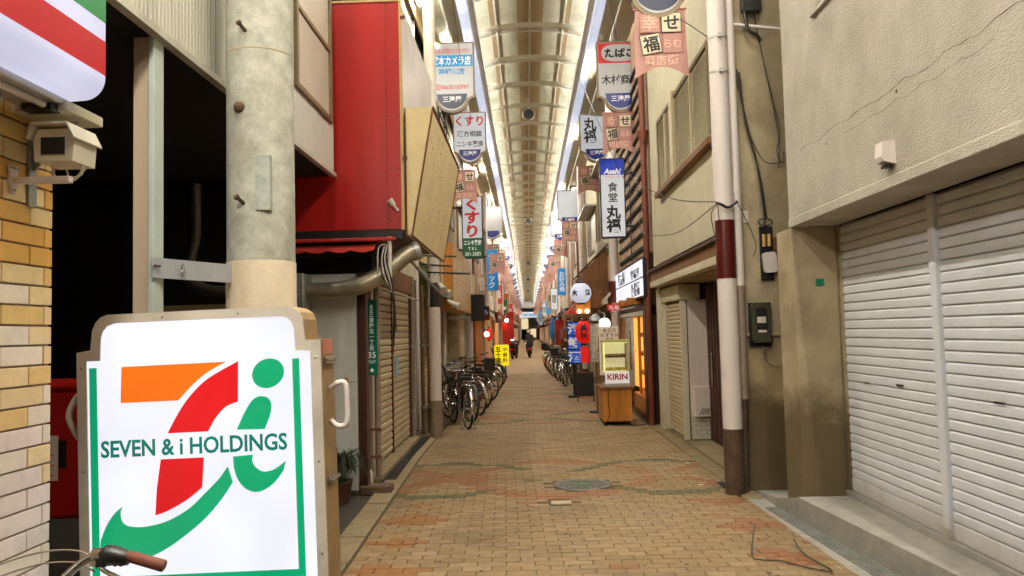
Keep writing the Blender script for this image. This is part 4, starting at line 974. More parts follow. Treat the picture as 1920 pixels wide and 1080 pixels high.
# grime at the wall foot
em = thing('electric_meter', 'dark green electricity meter on the stained beige wall', 'meter', (2.265, 7.62, 1.63))
bx('back_plate', (-.10, .005, -.23), (.115, .028, .20), BLACK, em); 
b = MB(); b.prism(rrect(-.09, -.19, .09, .19, .03), -.06, .003, 'y'); part('case', b, METERB, em)
bx('glass_window', (-.05, -.064, -.06), (.055, -.0605, .15), BLACK, em); bx('dial_plate', (-.04, -.068, -.0), (.045, -.0645, .06), SIGNTAN, em); bx('label_strip', (-.03, -.0665, -.09), (.05, -.0608, -.07), WHITEP, em)
part('conduit', MB().tube(smooth([(.03, -.01, -.23), (.04, -.01, -.35), (.12, -.005, -.42), (.25, -.005, -.40), (.30, -.005, -.34)]), .007, 6), GREYPIPE, em)
fb_ = thing('fuse_box', 'black cable terminal board with two yellow fuses and a white cover', 'fuse box', (2.38, 7.62, 2.32))
bx('board', (-.075, .005, -.27), (.05, .028, .26), BLACK, fb_, .004)
for xx in (-.04, .01): part('fuse', MB().tube([(xx, -.012, .06), (xx, -.012, .18)], .018, 10), mat('fuse_yellow', (206, 170, 96), .5), fb_)
b = MB(); b.prism(rrect(-.07, -.2, .06, .0, .03), -.045, .003, 'y'); part('cover', b, WHITEP, fb_, rot=(0, R(-5), 0))
bx('side_box', (.055, -.02, .02), (.13, .02, .15), RUSTY, fb_, .005); part('pipe_stub', MB().tube([(.12, .0, -.20), (.135, .0, -.02)], .04, 10), RUSTY, fb_)
part('cable_coil', MB().tube([(-.02 + .07 * math.cos(a), -.01 - .004 * a / 6, .30 + .035 * math.sin(a)) for a in [k * .35 for k in range(30)]], .006, 6), PLASTB, fb_)
sc = tag(part('switch_plate', MB().box((2.155, 7.635, 2.62), (2.205, 7.648, 2.74), 0, .004).box((2.165, 7.628, 2.645), (2.195, 7.634, 2.69), 0, .002), SIGNTAN), 'small square outlet plate high on the beige wall', 'outlet')
cab = thing('wall_cables', 'black cables drooping down the beige side wall to the fuse board', 'cables', (2.3, 7.6, 2.7))
for k, pts in enumerate((((-.16, .0, 1.45), (-.10, 0, 1.0), (0.0, 0, .5), (.05, 0, .0), (.04, 0, -.1)), ((-.14, -.01, 1.42), (-.09, 0, .9), (.02, 0, .4), (.07, 0, -.05)), ((-.02, 0, 2.3), (.08, 0, 1.7), (.19, 0, 1.1), (.24, 0, .8), (.20, 0, .62), (.25, 0, .5), (.27, 0, .62)), ((.0, -.01, 2.2), (.13, 0, 1.4), (.22, 0, .8), (.21, 0, .45)), ((-.1, 0, .9), (.05, 0, .55), (.2, 0, .5), (.3, 0, .55)))):
    part('cable', MB().tube(smooth(list(pts), 6), .008 if k < 2 else .004, 6), PLASTB, cab)
jb = thing('junction_cluster', 'black junction fittings high on the side wall near the white column', 'junction box', (2.28, 7.6, 4.72))
bx('box', (-.08, -.05, 0), (.12, .02, .16), PLASTB, jb, .01); bx('box', (-.05, -.04, .2), (.05, .02, .32), PLASTB, jb, .01); part('cable', MB().tube(smooth([(-.05, -.03, 0), (-.02, -.04, -.18), (.06, -.04, -.24), (.10, -.03, -.30)]), .018, 8), PLASTB, jb)
tag(part('overhead_rod', MB().tube([(2.05, 7.6, 4.62), (2.62, 7.55, 4.52)], .018, 8), WHITEP), 'thin white rod bridging the column and the stucco building', 'rod')

# ================================================================== ARCADE columns
def column(name, label, x, y, band0, band1, foot, cond=True):
    c_ = thing('arcade_column', label, 'column', (x, y, 0), 0, 'arcade columns')
    part('shaft', MB().tube([(0, 0, foot), (0, 0, band0 - .001)], .093, 20), WHITEP, c_)
    part('band', MB().tube([(0, 0, band0), (0, 0, band1)], .096, 20), BROWNP, c_)
    part('shaft', MB().tube([(0, 0, band1 + .001), (0, 0, 7.3)], .093, 20), WHITEP, c_)
    part('foot_sleeve', MB().tube([(0, 0, -.01), (0, 0, foot - .001)], .0945, 20), RUSTB if cond else GREYPIPE, c_)
    for zz in (4.1, 4.45): part('clamp', MB().tube([(0, 0, zz), (0, 0, zz + .02)], .098, 20).box((-.02, -.13, zz - .01), (.02, -.095, zz + .03)), FRAMEM, c_)
    return c_
column('r', 'white arcade column with a brown band and rusted foot by the beige wall', 1.955, 7.58, 2.07, 2.64, .62)
column('r', 'white arcade column with a brown band behind the lit menu panel', 1.93, 17.0, 2.10, 2.66, .3)
o = column('l', 'white arcade column with a grey foot and black collar by the bicycles', -1.46, 12.1, 2.02, 2.40, .57, False)
for ch in o.children:
    if ch.name.startswith('band'): ch.data.materials[0] = BLACK
    if ch.name.startswith('shaft') and ch.data.vertices[0].co.z > 2: ch.data.materials[0] = SIGNTAN
for k in range(3, 14):
    y = 7.6 + 9.4 * (k - 1)
    if y < FAR: column('r', 'slim white arcade column on the lantern shops side farther along', 1.9, y, 2.1, 2.66, .3)
    y = 12.1 + 9.4 * (k - 2)
    if y < FAR: column('l', 'slim white arcade column on the bicycle side farther along', -1.62, y, 2.1, 2.66, .3)
# down pipe beside the near column, wires tied on it
dp = thing('conduit_pipe', 'thin white conduit pipe turning grey beside the near column', 'pipe', (2.085, 7.60, 0))
part('upper_pipe', MB().tube([(0, 0, 2.0), (0, 0, 7.0)], .045, 12), WHITEP, dp); part('lower_pipe', MB().tube([(0, 0, .9), (0, 0, 1.998)], .046, 12), GREYPIPE, dp)
part('stub', MB().tube([(-.03, .01, .0), (-.01, .0, .9)], .04, 12), RUSTB, dp)
part('coupling', MB().tube([(0, 0, 2.9), (0, 0, 2.96)], .05, 12), WHITEP, dp)
wt = thing('tied_wires', 'thin black wires knotted round the near white column', 'wires', (1.955, 7.47, 2.78))
part('knot', MB().tube(smooth([(-.1, 0, .02), (-.06, -.03, .0), (0, -.02, -.03), (.06, -.01, 0), (.1, 0, .03)]), .014, 6), PLASTB, wt)
part('wire', MB().tube(smooth([(-.1, 0, .0), (-.16, -.02, -.1), (-.13, -.02, -.3), (-.10, -.01, -.35), (-.08, 0, -.2), (-.09, 0, .0)]), .004, 5), PLASTB, wt)
part('wire', MB().tube(smooth([(.1, 0, .02), (.2, .0, -.2), (.28, .05, -.4), (.26, .1, -.5)]), .004, 5), PLASTB, wt)
part('wire', MB().tube(smooth([(-.1, 0, .03), (-.30, 1.5, .35), (-.42, 4.0, 1.2), (-.3, 6.5, 2.9)]), .005, 5), PLASTB, wt)
part('wire', MB().tube(smooth([(-.1, 0, .01), (-.12, 2.0, -.02), (-.1, 4.8, .35), (-.0, 5.6, .8)]), .005, 5), PLASTB, wt)
bp = thing('brown_drainpipe', 'brown drainpipe running down between the battened front and cream wall', 'pipe', (2.03, 13.0, 0))
part('pipe', MB().tube([(0, 0, .0), (0, 0, 7.0)], .052, 12), BROWNPIPE, bp)
for zz in (.5, 1.5, 2.5, 3.6, 4.7): part('collar', MB().tube([(0, 0, zz), (0, 0, zz + .06)], .06, 12), BROWNPIPE, bp)
part('hopper', MB().tube([(0, -.02, 4.75), (0, -.02, 4.95)], [.06, .10], 10), BROWNPIPE, bp)

# ================================================================== assumed lamp, unseen above the tiled shop's fascia, to light the near walls
sl = thing('assumed_lamp', 'assumed lamp, out of view, on a curved arm over the tiled shop corner', 'assumed lamp', (-1.75, 1.25, 4.2))
part('arm', MB().tube(smooth([(0, 0, 0), (.12, 0, .28), (.32, 0, .40), (.55, 0, .40)]), .022, 10), GALV, sl)
bx('wall_plate', (-.002, -.08, -.15), (.012, .08, .15), GALV, sl, .004)
part('lamp_hood', MB().lathe([(.04, .47), (.13, .43), (.20, .36), (.20, .345)], (.62, 0, 0), 20), GALV, sl)
part('lamp_bowl', MB().lathe([(.0, .20), (.09, .22), (.15, .28), (.17, .345)], (.62, 0, 0), 20), ASSUMED_BOWL, sl)

# ================================================================== RIGHT: restaurant
rs_ = thing('restaurant', 'eatery with battened upper front and glowing amber showcase', 'restaurant', (2.05, 13.1, 0))
def RS(name, a, b_, m, ch=0.0, parent=None): return bx(name, (a[0] - 2.05, a[1] - 13.1, a[2]), (b_[0] - 2.05, b_[1] - 13.1, b_[2]), m, parent or rs_, ch)
RS('upper_wall', (2.07, 13.1, 2.9), (2.3, 16.9, 7.2), PINKB)
for k in range(14):
    RS('batten', (2.03, 13.1, 2.98 + .25 * k), (2.069, 16.9, 3.045 + .25 * k), DARK, .003)
RS('batten_post', (2.03, 13.12, 2.9), (2.043, 13.2, 6.3), BLACK); RS('batten_post', (2.03, 14.9, 2.9), (2.043, 14.96, 6.3), BLACK)
RS('mass', (2.32, 13.0, 0), (5.0, 17.5, 7.1), DARK)
RS('lintel', (2.02, 13.1, 1.84), (2.3, 17.2, 1.92), WHITEW, .005)
RS('dark_lintel', (2.06, 13.1, 1.925), (2.3, 17.2, 2.88), WOODB)
RS('corner_post', (1.98, 13.10, 0), (2.28, 13.32, 2.0), WOODB, .006)
RS('showcase_back', (2.28, 13.35, .40), (2.31, 17.2, 1.83), WARMWIN)
RS('showcase_base', (2.02, 13.33, .12), (2.28, 15.1, .40), WOODO, .006)
RS('showcase_base', (2.04, 13.33, .0), (2.28, 15.1, .115), REDD)
RS('mullion', (2.06, 13.9, .402), (2.11, 13.96, 1.838), WOODO, .004); RS('mullion', (2.06, 14.55, .402), (2.11, 14.62, 1.838), WOODO, .004); RS('mullion', (2.06, 13.33, .402), (2.12, 13.42, 1.838), WOODO, .004)
for zz in (.75, 1.1, 1.45): RS('shelf', (2.12, 13.43, zz), (2.275, 15.0, zz + .015), WOODO)
b = MB()
for zz in (.42, .766, 1.116, 1.466):
    for k in range(9):
        yy = 13.55 + .16 * k + rnd.uniform(-.03, .03)
        b.lathe([(.03, 0), (.06, .02), (.065, .05), (.0, .06 + rnd.uniform(0, .04))], (2.19 - 2.05, yy - 13.1, zz), 10)
part('food_samples', b, mat('food_sample', (214, 168, 96), .4, var=.5, scale=12), rs_)
RS('paper_panel', (2.03, 15.12, .5), (2.06, 16.2, 1.838), WHITEW)
text('paper_lettering', '食\n堂\n丸\n福', .22, INKB, rs_, (-.024, 2.35, 1.2), '-x', line=.9)
RS('door_leaf', (2.08, 16.25, .03), (2.12, 17.15, 1.838), WOODO, .005)
for yy in (14.0, 15.2, 16.4): RS('rafter_end', (1.8, yy, 2.05), (2.05, yy + .1, 2.17), WOODO, .005)
part('awning_bar', MB().tube([(-.22, .2, 1.98), (-.22, 4.0, 1.98)], .014, 8), GALV, rs_)
# lit menu panel
mp_ = thing('lit_menu_panel', 'white lit menu panel with black brush lettering over the showcase', 'sign', (1.97, 12.95, 2.16))
bx('case', (-.02, 0, -.02), (.06, 4.0, .64), BLACK, mp_, .004)
for a, c_ in ((.03, 1.95), (2.0, 3.95)):
    for z0, z1 in ((.005, .30), (.325, .615)): bx('lit_face', (-.026, a, z0), (-.0205, c_, z1), LITW, mp_)
for s_, yy, zz in (('御丼定\n食物食', .95, .47), ('丸福食\n食堂事', .95, .15), ('定一麺\n食品類', 2.95, .47)):
    text('lettering', s_, .13, INKB, mp_, (-.0285, yy, zz), '-x', bold=.003, w=1.15, h=.25, line=.9)
# kirin cart
kc = thing('food_cart', 'wooden counter cart on castors outside the eatery', 'cart', (1.46, 13.45, 0))
bx('cabinet', (-.24, -.40, .07), (.25, .45, .615), WOODO, kc, .004)
bx('counter_top', (-.27, -.45, .617), (.30, .48, .645), WOODM, kc, .005)
for xx in (-.2, .2):
    for yy in (-.35, .4): part('castor', MB().lathe([(.032, -.012), (.032, .012)], (xx, yy, .032), 12, axis='x'), BLACK, kc)
bx('plinth', (-.20, -.37, .045), (.21, .42, .068), BLACK, kc)
part('power_cable', MB().tube(smooth([(-.14, -.41, .60), (-.15, -.42, .4), (-.13, -.42, .2), (-.16, -.43, .03), (.2, -.5, .006), (.5, -.3, .006)]), .006, 6), PLASTB, kc)
ks = thing('beer_showcase', 'glass beer showcase with green lit edges standing on the wooden cart', 'showcase', (1.47, 13.30, .645))
mat('case_trim', (206, 196, 120), .4)
bx('base', (-.20, -.22, .0), (.22, .20, .05), FRAMEM, ks, .004)
bx('brand_panel', (-.19, -.225, .055), (.21, -.19, .245), BEERF, ks, .004)
text('brand_lettering', 'KIRIN', .12, KIRR, ks, (.01, -.228, .165), w=.34, h=.10, bold=.004)
for xx in (-.20, .205):
    for yy in (-.215, .185): bx('corner_post', (xx - .012, yy - .012, .25), (xx + .012, yy + .012, .74), CASEL if yy < 0 and xx < 0 else MATS['case_trim'], ks, .003)
bx('top', (-.22, -.23, .742), (.225, .205, .785), mat('case_trim', (206, 196, 120), .4), ks, .006)
bx('top_light', (-.18, -.2, .728), (.19, .17, .740), CASEL, ks)
bx('back_panel', (-.19, .186, .25), (.195, .192, .74), CASEIN, ks)
bx('shelf', (-.19, -.19, .48), (.195, .18, .488), FRAMEM, ks); bx('case_floor', (-.19, -.19, .25), (.195, .18, .258), CASEIN, ks)
b = MB()
for k in range(6): b.lathe([(.05, 0), (.07, .02), (.04, .05), (.0, .06)], (-.14 + .056 * k, -.05 + .06 * (k % 2), .49), 10)
part('dishes', b, mat('dish_food', (150, 112, 84), .5, var=.5, scale=20), ks)
b = MB()
for k in range(5): b.lathe([(.05, 0), (.07, .02), (.04, .05), (.0, .06)], (-.14 + .07 * k, -.05 + .06 * (k % 2), .259), 10)
part('dishes', b, mat('dish_food_yellow', (206, 188, 90), .5, var=.4, scale=20), ks)
# menu papers behind the showcase
mpb = thing('menu_board', 'pale menu board with handwriting standing behind the beer showcase', 'menu board', (1.50, 14.6, 0))
bx('board', (-.17, 0, .75), (.20, .03, 1.66), mat('menu_paper', (240, 236, 222), .8, var=.08), mpb, .005); bx('leg', (-.18, .035, 0), (-.14, .06, 1.5), WOODM, mpb); bx('leg', (.2, .035, 0), (.24, .06, 1.5), WOODM, mpb)
text('handwriting', '本日の\nおすすめ\n定食', .12, INKB, mpb, (.03, -.003, 1.5), w=.34)
# patterned banner pillar and globe lamp
gp = thing('patterned_pillar', 'black and white patterned cloth pillar below a metal lamp hood', 'pillar', (1.32, 15.2, 0))
b = MB(); b.tube([(0, 0, .98), (0, 0, 1.72)], .11, 16); part('cloth', b, mat('brush_pattern', (196, 190, 176), .8, var=.0, dirt=1.0, dscale=16, dirt_rgb=(20, 18, 18)), gp)
part('pole', MB().tube([(0, 0, 0), (0, 0, .98)], .02, 8), WOODM, gp); part('foot', MB().lathe([(.16, 0), (.16, .03), (.03, .05)], n=16), BLACK, gp)
part('hood', MB().lathe([(.03, 1.92), (.11, 1.84), (.13, 1.78)], n=20), GALV, gp)
gl = thing('globe_lamp', 'glowing white round lamp beside the patterned pillar', 'lamp', (1.50, 15.15, 1.72))
part('globe', MB().lathe([(.0, -.115), (.06, -.1), (.10, -.055), (.115, 0), (.10, .055), (.06, .1), (.0, .115)], n=20), GLOBE, gl); part('stem', MB().tube([(0, 0, .11), (0, 0, .2), (-.1, 0, .24)], .012, 6), GALV, gl)
# A board
ab = thing('a_board', 'black chalk board on a wooden easel before the red lantern', 'board', (1.26, 17.5, 0))
bx('board', (-.17, 0, .12), (.17, .03, .64), BLACK, ab, .005); bx('rim', (-.19, -.004, .642), (.19, .034, .672), WOODM, ab, .003); bx('leg', (-.19, -.002, 0), (-.172, .032, .64), WOODB, ab); bx('leg', (.172, -.002, 0), (.19, .032, .64), WOODB, ab); bx('shelf', (-.17, -.03, .085), (.17, .03, .115), WOODO, ab)
# lanterns
def lantern(label, loc, rx, rz, m, txt, tm, drop=False, box_h=None):
    l = thing('paper_lantern', label, 'lantern', loc)
    prof = []; n = 22
    for i in range(n + 1):
        a = -math.pi / 2 * .86 + math.pi * .86 * i / n; prof.append((rx * (math.cos(a) + (.012 if i % 2 else 0)), rz * math.sin(a)))
    part('paper_shade', MB().lathe(prof, n=28), m, l)
    part('top_ring', MB().lathe([(rx * .35, rz * .93), (rx * .42, rz * .95), (rx * .42, rz * 1.08), (rx * .3, rz * 1.08)], n=20), BLACK, l)
    part('bottom_ring', MB().lathe([(rx * .3, -rz * 1.08), (rx * .42, -rz * 1.08), (rx * .42, -rz * .95), (rx * .35, -rz * .93)], n=20), BLACK, l)
    part('hanger', MB().tube([(0, 0, rz * 1.08), (0, 0, rz * 1.3)], .008, 6), BLACK, l)
    for s_, dx in txt:
        me_l = text('brush_lettering', s_, rz * .52, tm, l, (dx, 0, 0), bold=.01, line=.8, h=rz * 1.25 if '\n' in s_ else None)
        me_l.data = me_l.data.copy()
        zc = me_l.location
        for v in me_l.data.vertices:          # wrap the characters on to the paper
            x = v.co.x + dx; z = v.co.y; q = max(0.0, 1 - (z / (rz * 1.02)) ** 2); rr = rx * math.sqrt(q) * 1.02 + .006
            ang = x / rx; v.co = (rr * math.sin(ang) - dx, z, rr * math.cos(ang) + v.co.z)
    return l
lantern('round white paper lantern with black brush lettering above the bulbs', (1.15, 16.6, 2.40), .225, .225, LANTW, [('大', -.15), ('蔵', .15)], INKB)
l = lantern('red oval paper lantern lettered for an izakaya before the blue sign', (1.24, 17.3, 1.56), .19, .27, LANTR, [('居\n酒\n屋', -.02)], INKB)
l2 = thing('red_streamer', 'small red cloth streamer hanging under the red lantern', 'streamer', (1.25, 17.3, .88)); b = MB(); b.prism(rrect(-.09, 0, .09, .36, .03), -.006, .006, 'y'); part('cloth', b, LANTR, l2); part('cord', MB().tube([(0, 0, .36), (0, 0, .42)], .006, 6), BLACK, l2)
bc = thing('brown_canopy', 'large brown boarded canopy rising behind the white round lantern', 'canopy', (1.35, 18.6, 2.15))
part('end_board', MB().prism([(0, 0), (.62, 0), (.62, 1.45), (.0, .85)], 0, .03, 'y'), WOODM, bc)
part('slope_board', MB().prism([(-.03, .85), (.62, 1.48), (.62, 1.53), (-.06, .87)], -.04, 3.0, 'y'), WOODB, bc); part('street_board', MB().prism([(0, 0), (.03, 0), (.03, .86), (0, .84)], .032, 2.95, 'y'), WOODM, bc)
for zz in (.3, .6): bx('board_seam', (.01, -.004, zz), (.61, -.0005, zz + .008), WOODB, bc)
# bulbs on shelf
sh = thing('bulb_shelf', 'wooden shelf with two bright bulbs under the white lantern', 'shelf', (1.2, 18.2, 1.90)); bx('board', (-.33, -.1, 0), (.30, .25, .09), WOODM, sh, .005); bx('back', (-.05, .2, .095), (.3, .24, .5), WOODO, sh)
for xx in (.02, .20): part('bulb', MB().lathe([(.0, -.05), (.04, -.03), (.05, 0), (.04, .03), (.0, .05)], (xx, -.0, .15), 14), BULB, sh)
bx('red_sign', (-.20, -.08, .095), (-.08, -.06, .2), TABR, sh)
rt = thing('red_plate', 'tiny red lettered plate fixed to the column above the cart', 'sign', (1.72, 15.4, 1.98)); bx('plate', (-.13, 0, 0), (.13, .02, .12), TABR, rt, .003); text('lettering', '丸福', .09, INKW, rt, (0, -.002, .06), w=.2)
# blue seafood sign
bs = thing('seafood_sign', 'tall blue lit sign with white seafood characters', 'sign', (1.10, 18.6, .82)); bs.scale = (.84, 1, .64)
bx('case', (-.20, 0, -.05), (.22, .16, 1.57), BLACK, bs, .006)
for k, ch in enumerate('海鮮酒'):
    bx('lit_panel', (-.17, -.006, 1.05 - .52 * k), (.19, -.0005, 1.53 - .52 * k), SEAB, bs); text('character', ch, .40, INKW, bs, (.01, -.008, 1.29 - .52 * k), bold=.014)
bx('foot', (-.2, -.02, -1.28), (.22, .2, -1.20), BLACK, bs); bx('stand', (-.06, .04, -1.198), (.06, .12, -.052), BLACK, bs)

# ================================================================== hanging shop signs + banners
def sign_body(w=.87):
    k = w / .87
    pts = [(-.435, 0), (.435, 0), (.435, -1.05)] + curve([(.435, -1.07), (.40, -1.085), (.35, -1.10), (.31, -1.14)], 3) + arc(0, -1.055, .31, -16, -164, 14) + curve([(-.31, -1.14), (-.35, -1.10), (-.40, -1.085), (-.435, -1.07)], 3) + [(-.435, -1.05)]
    return [(a * k, b_) for a, b_ in pts]
SBODY = sign_body()
SFACE = [(-.405, -.03), (.405, -.03), (.405, -1.03)] + arc(0, -1.045, .27, -10, -170, 14) + [(-.405, -1.03)]
SCREST = [(-.29, -1.0), (.29, -1.0)] + arc(0, -1.0, .285, -8, -172, 14)
sbm = MB().prism(SBODY, .0, .13, 'y').mesh('housing', SIGNH); fixn(sbm)
def face_mesh(m):
    me = MB().prism(SFACE, -.006, -.0005, 'y').mesh('sign_face', m); fixn(me); return me
sfm = {False: face_mesh(SIGNF), True: face_mesh(SIGNF2)}
scm = {}
for k, m in (('n', NAVY), ('d', NAVYD)):
    scm[k] = MB().prism(SCREST, -.010, -.0065, 'y').mesh('crest', m); fixn(scm[k])
hgm = MB().tube([(-.1, .065, 0), (-.1, .065, 1.0)], .012, 8).tube([(.3, .065, 0), (.3, .065, 1.0)], .006, 6).mesh('hanger', FRAMEM)
def shop_sign(label, x, y, ztop, lit=True, crest='n', group='hanging shop signs', txt=True, s=1.0):
    t = thing('hanging_sign', label, 'shop sign', (x, y, ztop), 0, group); t.scale = (s, 1, s)
    link('housing', sbm, t); link('sign_face', sfm[lit], t); link('crest', scm[crest], t)
    h = link('hanger', hgm, t); h.scale = (1, 1, max(.05, 7.28 - ztop) if ztop < 7.2 else .25)
    if txt: text('crest_lettering', '三津屋', .145, INKW, t, (0, -.012, -1.10), w=.36, bold=.003)
    return t
t = shop_sign('camera shop sign with a blue name band and red phone number', -1.325, 14.4, 7.13, False, 'd')
text('lettering', 'あらゆる写真は大切に木村へ', .10, INKR, t, (0, -.008, -.17), w=.72, h=.10)
bx('blue_band', (-.40, -.009, -.47), (.40, -.0065, -.25), INKBL, t); text('lettering', '塚本カメラ店', .2, INKW, t, (0, -.0105, -.36), w=.74, h=.18, bold=.004); text('lettering', '神崎川店', .16, INKBL, t, (0, -.008, -.565), w=.50, h=.13, bold=.004)
text('lettering', '☎06(301)0797', .13, INKR, t, (0, -.008, -.87), w=.64, h=.12, bold=.002)
t = shop_sign('pharmacy sign with red hiragana over two black lines', -1.33, 19.0, 7.11, True, s=.95)
text('lettering', 'くすり', .30, INKR, t, (0, -.008, -.24), w=.72, h=.27, bold=.008); text('lettering', '漢方相談', .17, INKB, t, (0, -.008, -.58), w=.66, h=.16, bold=.003); text('lettering', 'ニシキ薬房', .17, INKB, t, (0, -.008, -.85), w=.70, h=.16, bold=.003)
shop_sign('blank pale sign above the green footed pharmacy board', -1.38, 32.0, 6.83, False, txt=False)
t = shop_sign('small sign with red lettering above the blue clinic board', -1.25, 45.0, 7.05, True); text('lettering', 'ひさや', .24, INKR, t, (0, -.008, -.55), w=.7, bold=.006)
t = shop_sign('tobacco shop sign with a red oval panel', 1.86, 14.4, 7.05, False)
bx('red_panel', (-.40, -.009, -.42), (.40, -.0065, -.035), TABR, t)
part('white_oval', MB().prism([(.01 + .35 * math.copysign(abs(math.cos(a)) ** .7, math.cos(a)), -.225 + .165 * math.copysign(abs(math.sin(a)) ** .8, math.sin(a))) for a in [k * math.pi / 16 for k in range(32)]], -.0115, -.0092, 'y'), SIGNF, t)
text('lettering', 'たばこ', .22, INKB, t, (.0, -.013, -.225), w=.56, h=.18, bold=.010); text('lettering', '木村商店', .22, INKB, t, (0, -.008, -.74), w=.70, h=.19, bold=.004)
t = shop_sign('white sign with two large black characters behind the tobacco sign', 1.93, 20.2, 7.37, True)
text('lettering', '丸\n福', .34, INKB, t, (-.16, -.008, -.50), line=.9, h=.68, bold=.008); text('lettering', '食\n事\n処', .17, INKB, t, (.26, -.008, -.45), line=.9, h=.62, bold=.003)
t = shop_sign('nearest hanging sign cut by the photo edge above a pink banner', 1.59, 8.7, 6.52, False, 'd')
for k, (x, y, z, lab) in enumerate(((1.62, 28.0, 6.72, 'blank white sign right of the roof above the second lantern shop'), (1.56, 33.8, 6.85, 'blank white sign behind the first blank one on the lantern side'), (1.52, 39.6, 6.95, 'third blank white sign on the lantern side'))):
    shop_sign(lab, x, y, z, True)
for k in range(16):
    y = 45.4 + 5.8 * k
    if y > FAR - 4: break
    shop_sign('white hanging sign far down the arcade on the lantern side', 1.48 + rnd.uniform(-.05, .05), y, 7.0 + rnd.uniform(-.1, .1), True, group='far hanging signs on the lantern side')
    shop_sign('white hanging sign far down the arcade on the bicycle side', -1.2 + rnd.uniform(-.05, .05), y + 5.8, 7.0 + rnd.uniform(-.1, .1), True, group='far hanging signs on the bicycle side')
# banners
bw, bh = .57, .80
vs = []; fs = []; nx, nz = 14, 8
for i in range(nx + 1):
    u = i / nx; xx = -bw / 2 + bw * u; zb = -bh + .12 * math.sin(math.pi * u)
    for j in range(nz + 1):
        v = j / nz; flare = 1 + .06 * v * abs(2 * u - 1)
        vs.append((xx * flare, .018 * math.sin(2.4 * u + 3 * v) * v, zb * v))
for i in range(nx):
    for j in range(nz): a = i * (nz + 1) + j; fs.append((a, a + 1, a + nz + 2, a + nz + 1))
ban_me = MB().add(vs, fs, 0, True).mesh('cloth', PINK)
rod_me = MB().tube([(-bw / 2 - .02, 0, .0), (bw / 2 + .02, 0, 0)], .012, 8).mesh('rod', PINKD)
cord_me = MB().tube([(-.2, 0, 0), (-.2, .03, .22)], .004, 5).tube([(.2, 0, 0), (.2, .03, .22)], .004, 5).mesh('cords', INKB)
def sq(cx, cz, m, tilt=0, s=.115):
    b = MB(); c_, s_ = math.cos(tilt), math.sin(tilt)
    pl_ = [(cx + s * (a * c_ - b2 * s_), cz + s * (a * s_ + b2 * c_)) for a, b2 in ((-1, -1), (1, -1), (1, 1), (-1, 1))]
    b.prism(pl_, -.016, -.012, 'y'); me = b.mesh('square', m); fixn(me); return me
SQ = [(sq(-.125, -.165, PINKD), sq(-.125, -.165, PINK, s=.105)), (sq(.125, -.165, INKB), sq(.125, -.165, BCREAM, s=.108)), (sq(-.115, -.41, INKB, R(9)), sq(-.115, -.41, BCREAM, R(9), s=.108)), (sq(.135, -.41, PINKD), sq(.135, -.41, PINK, s=.105))]
def banner(label, x, y, z, group='pink shopping street banners', full=True, s=1.0, rz=0.0):
    t = thing('street_banner', label, 'banner', (x, y, z), rz, group); t.scale = (s, 1, s)
    link('cloth', ban_me, t); link('rod', rod_me, t); link('cords', cord_me, t)
    for a, b_ in SQ:
        o = link('square_edge', a, t); o2 = link('square', b_, t); o2.location = (0, -.003, 0)
    text('character', 'せ', .19, INKB, t, (.125, -.0205, -.165), bold=.004); text('character', '福', .19, INKB, t, (-.115, -.0205, -.41), bold=.004, tilt=R(9))
    if full:
        text('character', '幸', .19, INKPALE, t, (-.125, -.0205, -.165), bold=.002); text('character', 'らむ', .11, INKPALE, t, (.135, -.0205, -.41), bold=.002); text('character', '商店街', .14, INKPALE, t, (0, -.016, -.60), w=.38, bold=.003)
    return t
banner('pink shopping street banner nearest, below the cut off hanging sign', 1.605, 8.72, 5.26)
banner('pink shopping street banner under the tobacco shop sign', 1.78, 14.25, 5.64)
banner('pink shopping street banner half behind the blue topped beer sign', 1.70, 20.2, 5.92, s=.95)
banner('pink shopping street banner under the red pharmacy hiragana sign', -1.40, 17.9, 5.42)
banner('pink shopping street banner above the white round lantern', 1.60, 27.8, 5.55)
banner('pink shopping street banner second above the white round lantern', 1.52, 33.6, 5.55, full=False); banner('pink shopping street banner third above the white round lantern', 1.42, 38.5, 5.35, full=False)
banner('pink shopping street banner over the blue clinic board', -1.10, 29.0, 4.55, full=False); banner('pink shopping street banner just above the blue clinic board', -1.35, 31.0, 5.15, full=False)
for k in range(26):
    y = 43.5 + 4.1 * k
    if y > FAR - 6: break
    banner('pink banner hanging far down the arcade on the lantern side', 1.42 + rnd.uniform(-.08, .08), y, 5.45 + rnd.uniform(-.15, .15), 'far banners on the lantern side', False, rnd.uniform(.9, 1.05), R(rnd.uniform(-14, 14)))
    banner('pink banner hanging far down the arcade on the bicycle side', -1.3 + rnd.uniform(-.08, .08), y - 7, 5.35 + rnd.uniform(-.15, .15), 'far banners on the bicycle side', False, rnd.uniform(.9, 1.05), R(rnd.uniform(-14, 14)))
ct = thing('sign_cables', 'black tangled cables behind the camera shop sign', 'cables', (-1.62, 15.6, 5.5))
for k in range(7):
    P_ = [(rnd.uniform(-.12, .12), rnd.uniform(-.4, .4), .7 - .28 * j + rnd.uniform(-.06, .06)) for j in range(6)]
    part('cable', MB().tube(smooth(P_, 5), .014, 5), PLASTB, ct)
bx('ballast_box', (-.08, -.2, -.1), (.08, .2, .12), PLASTB, ct, .01)
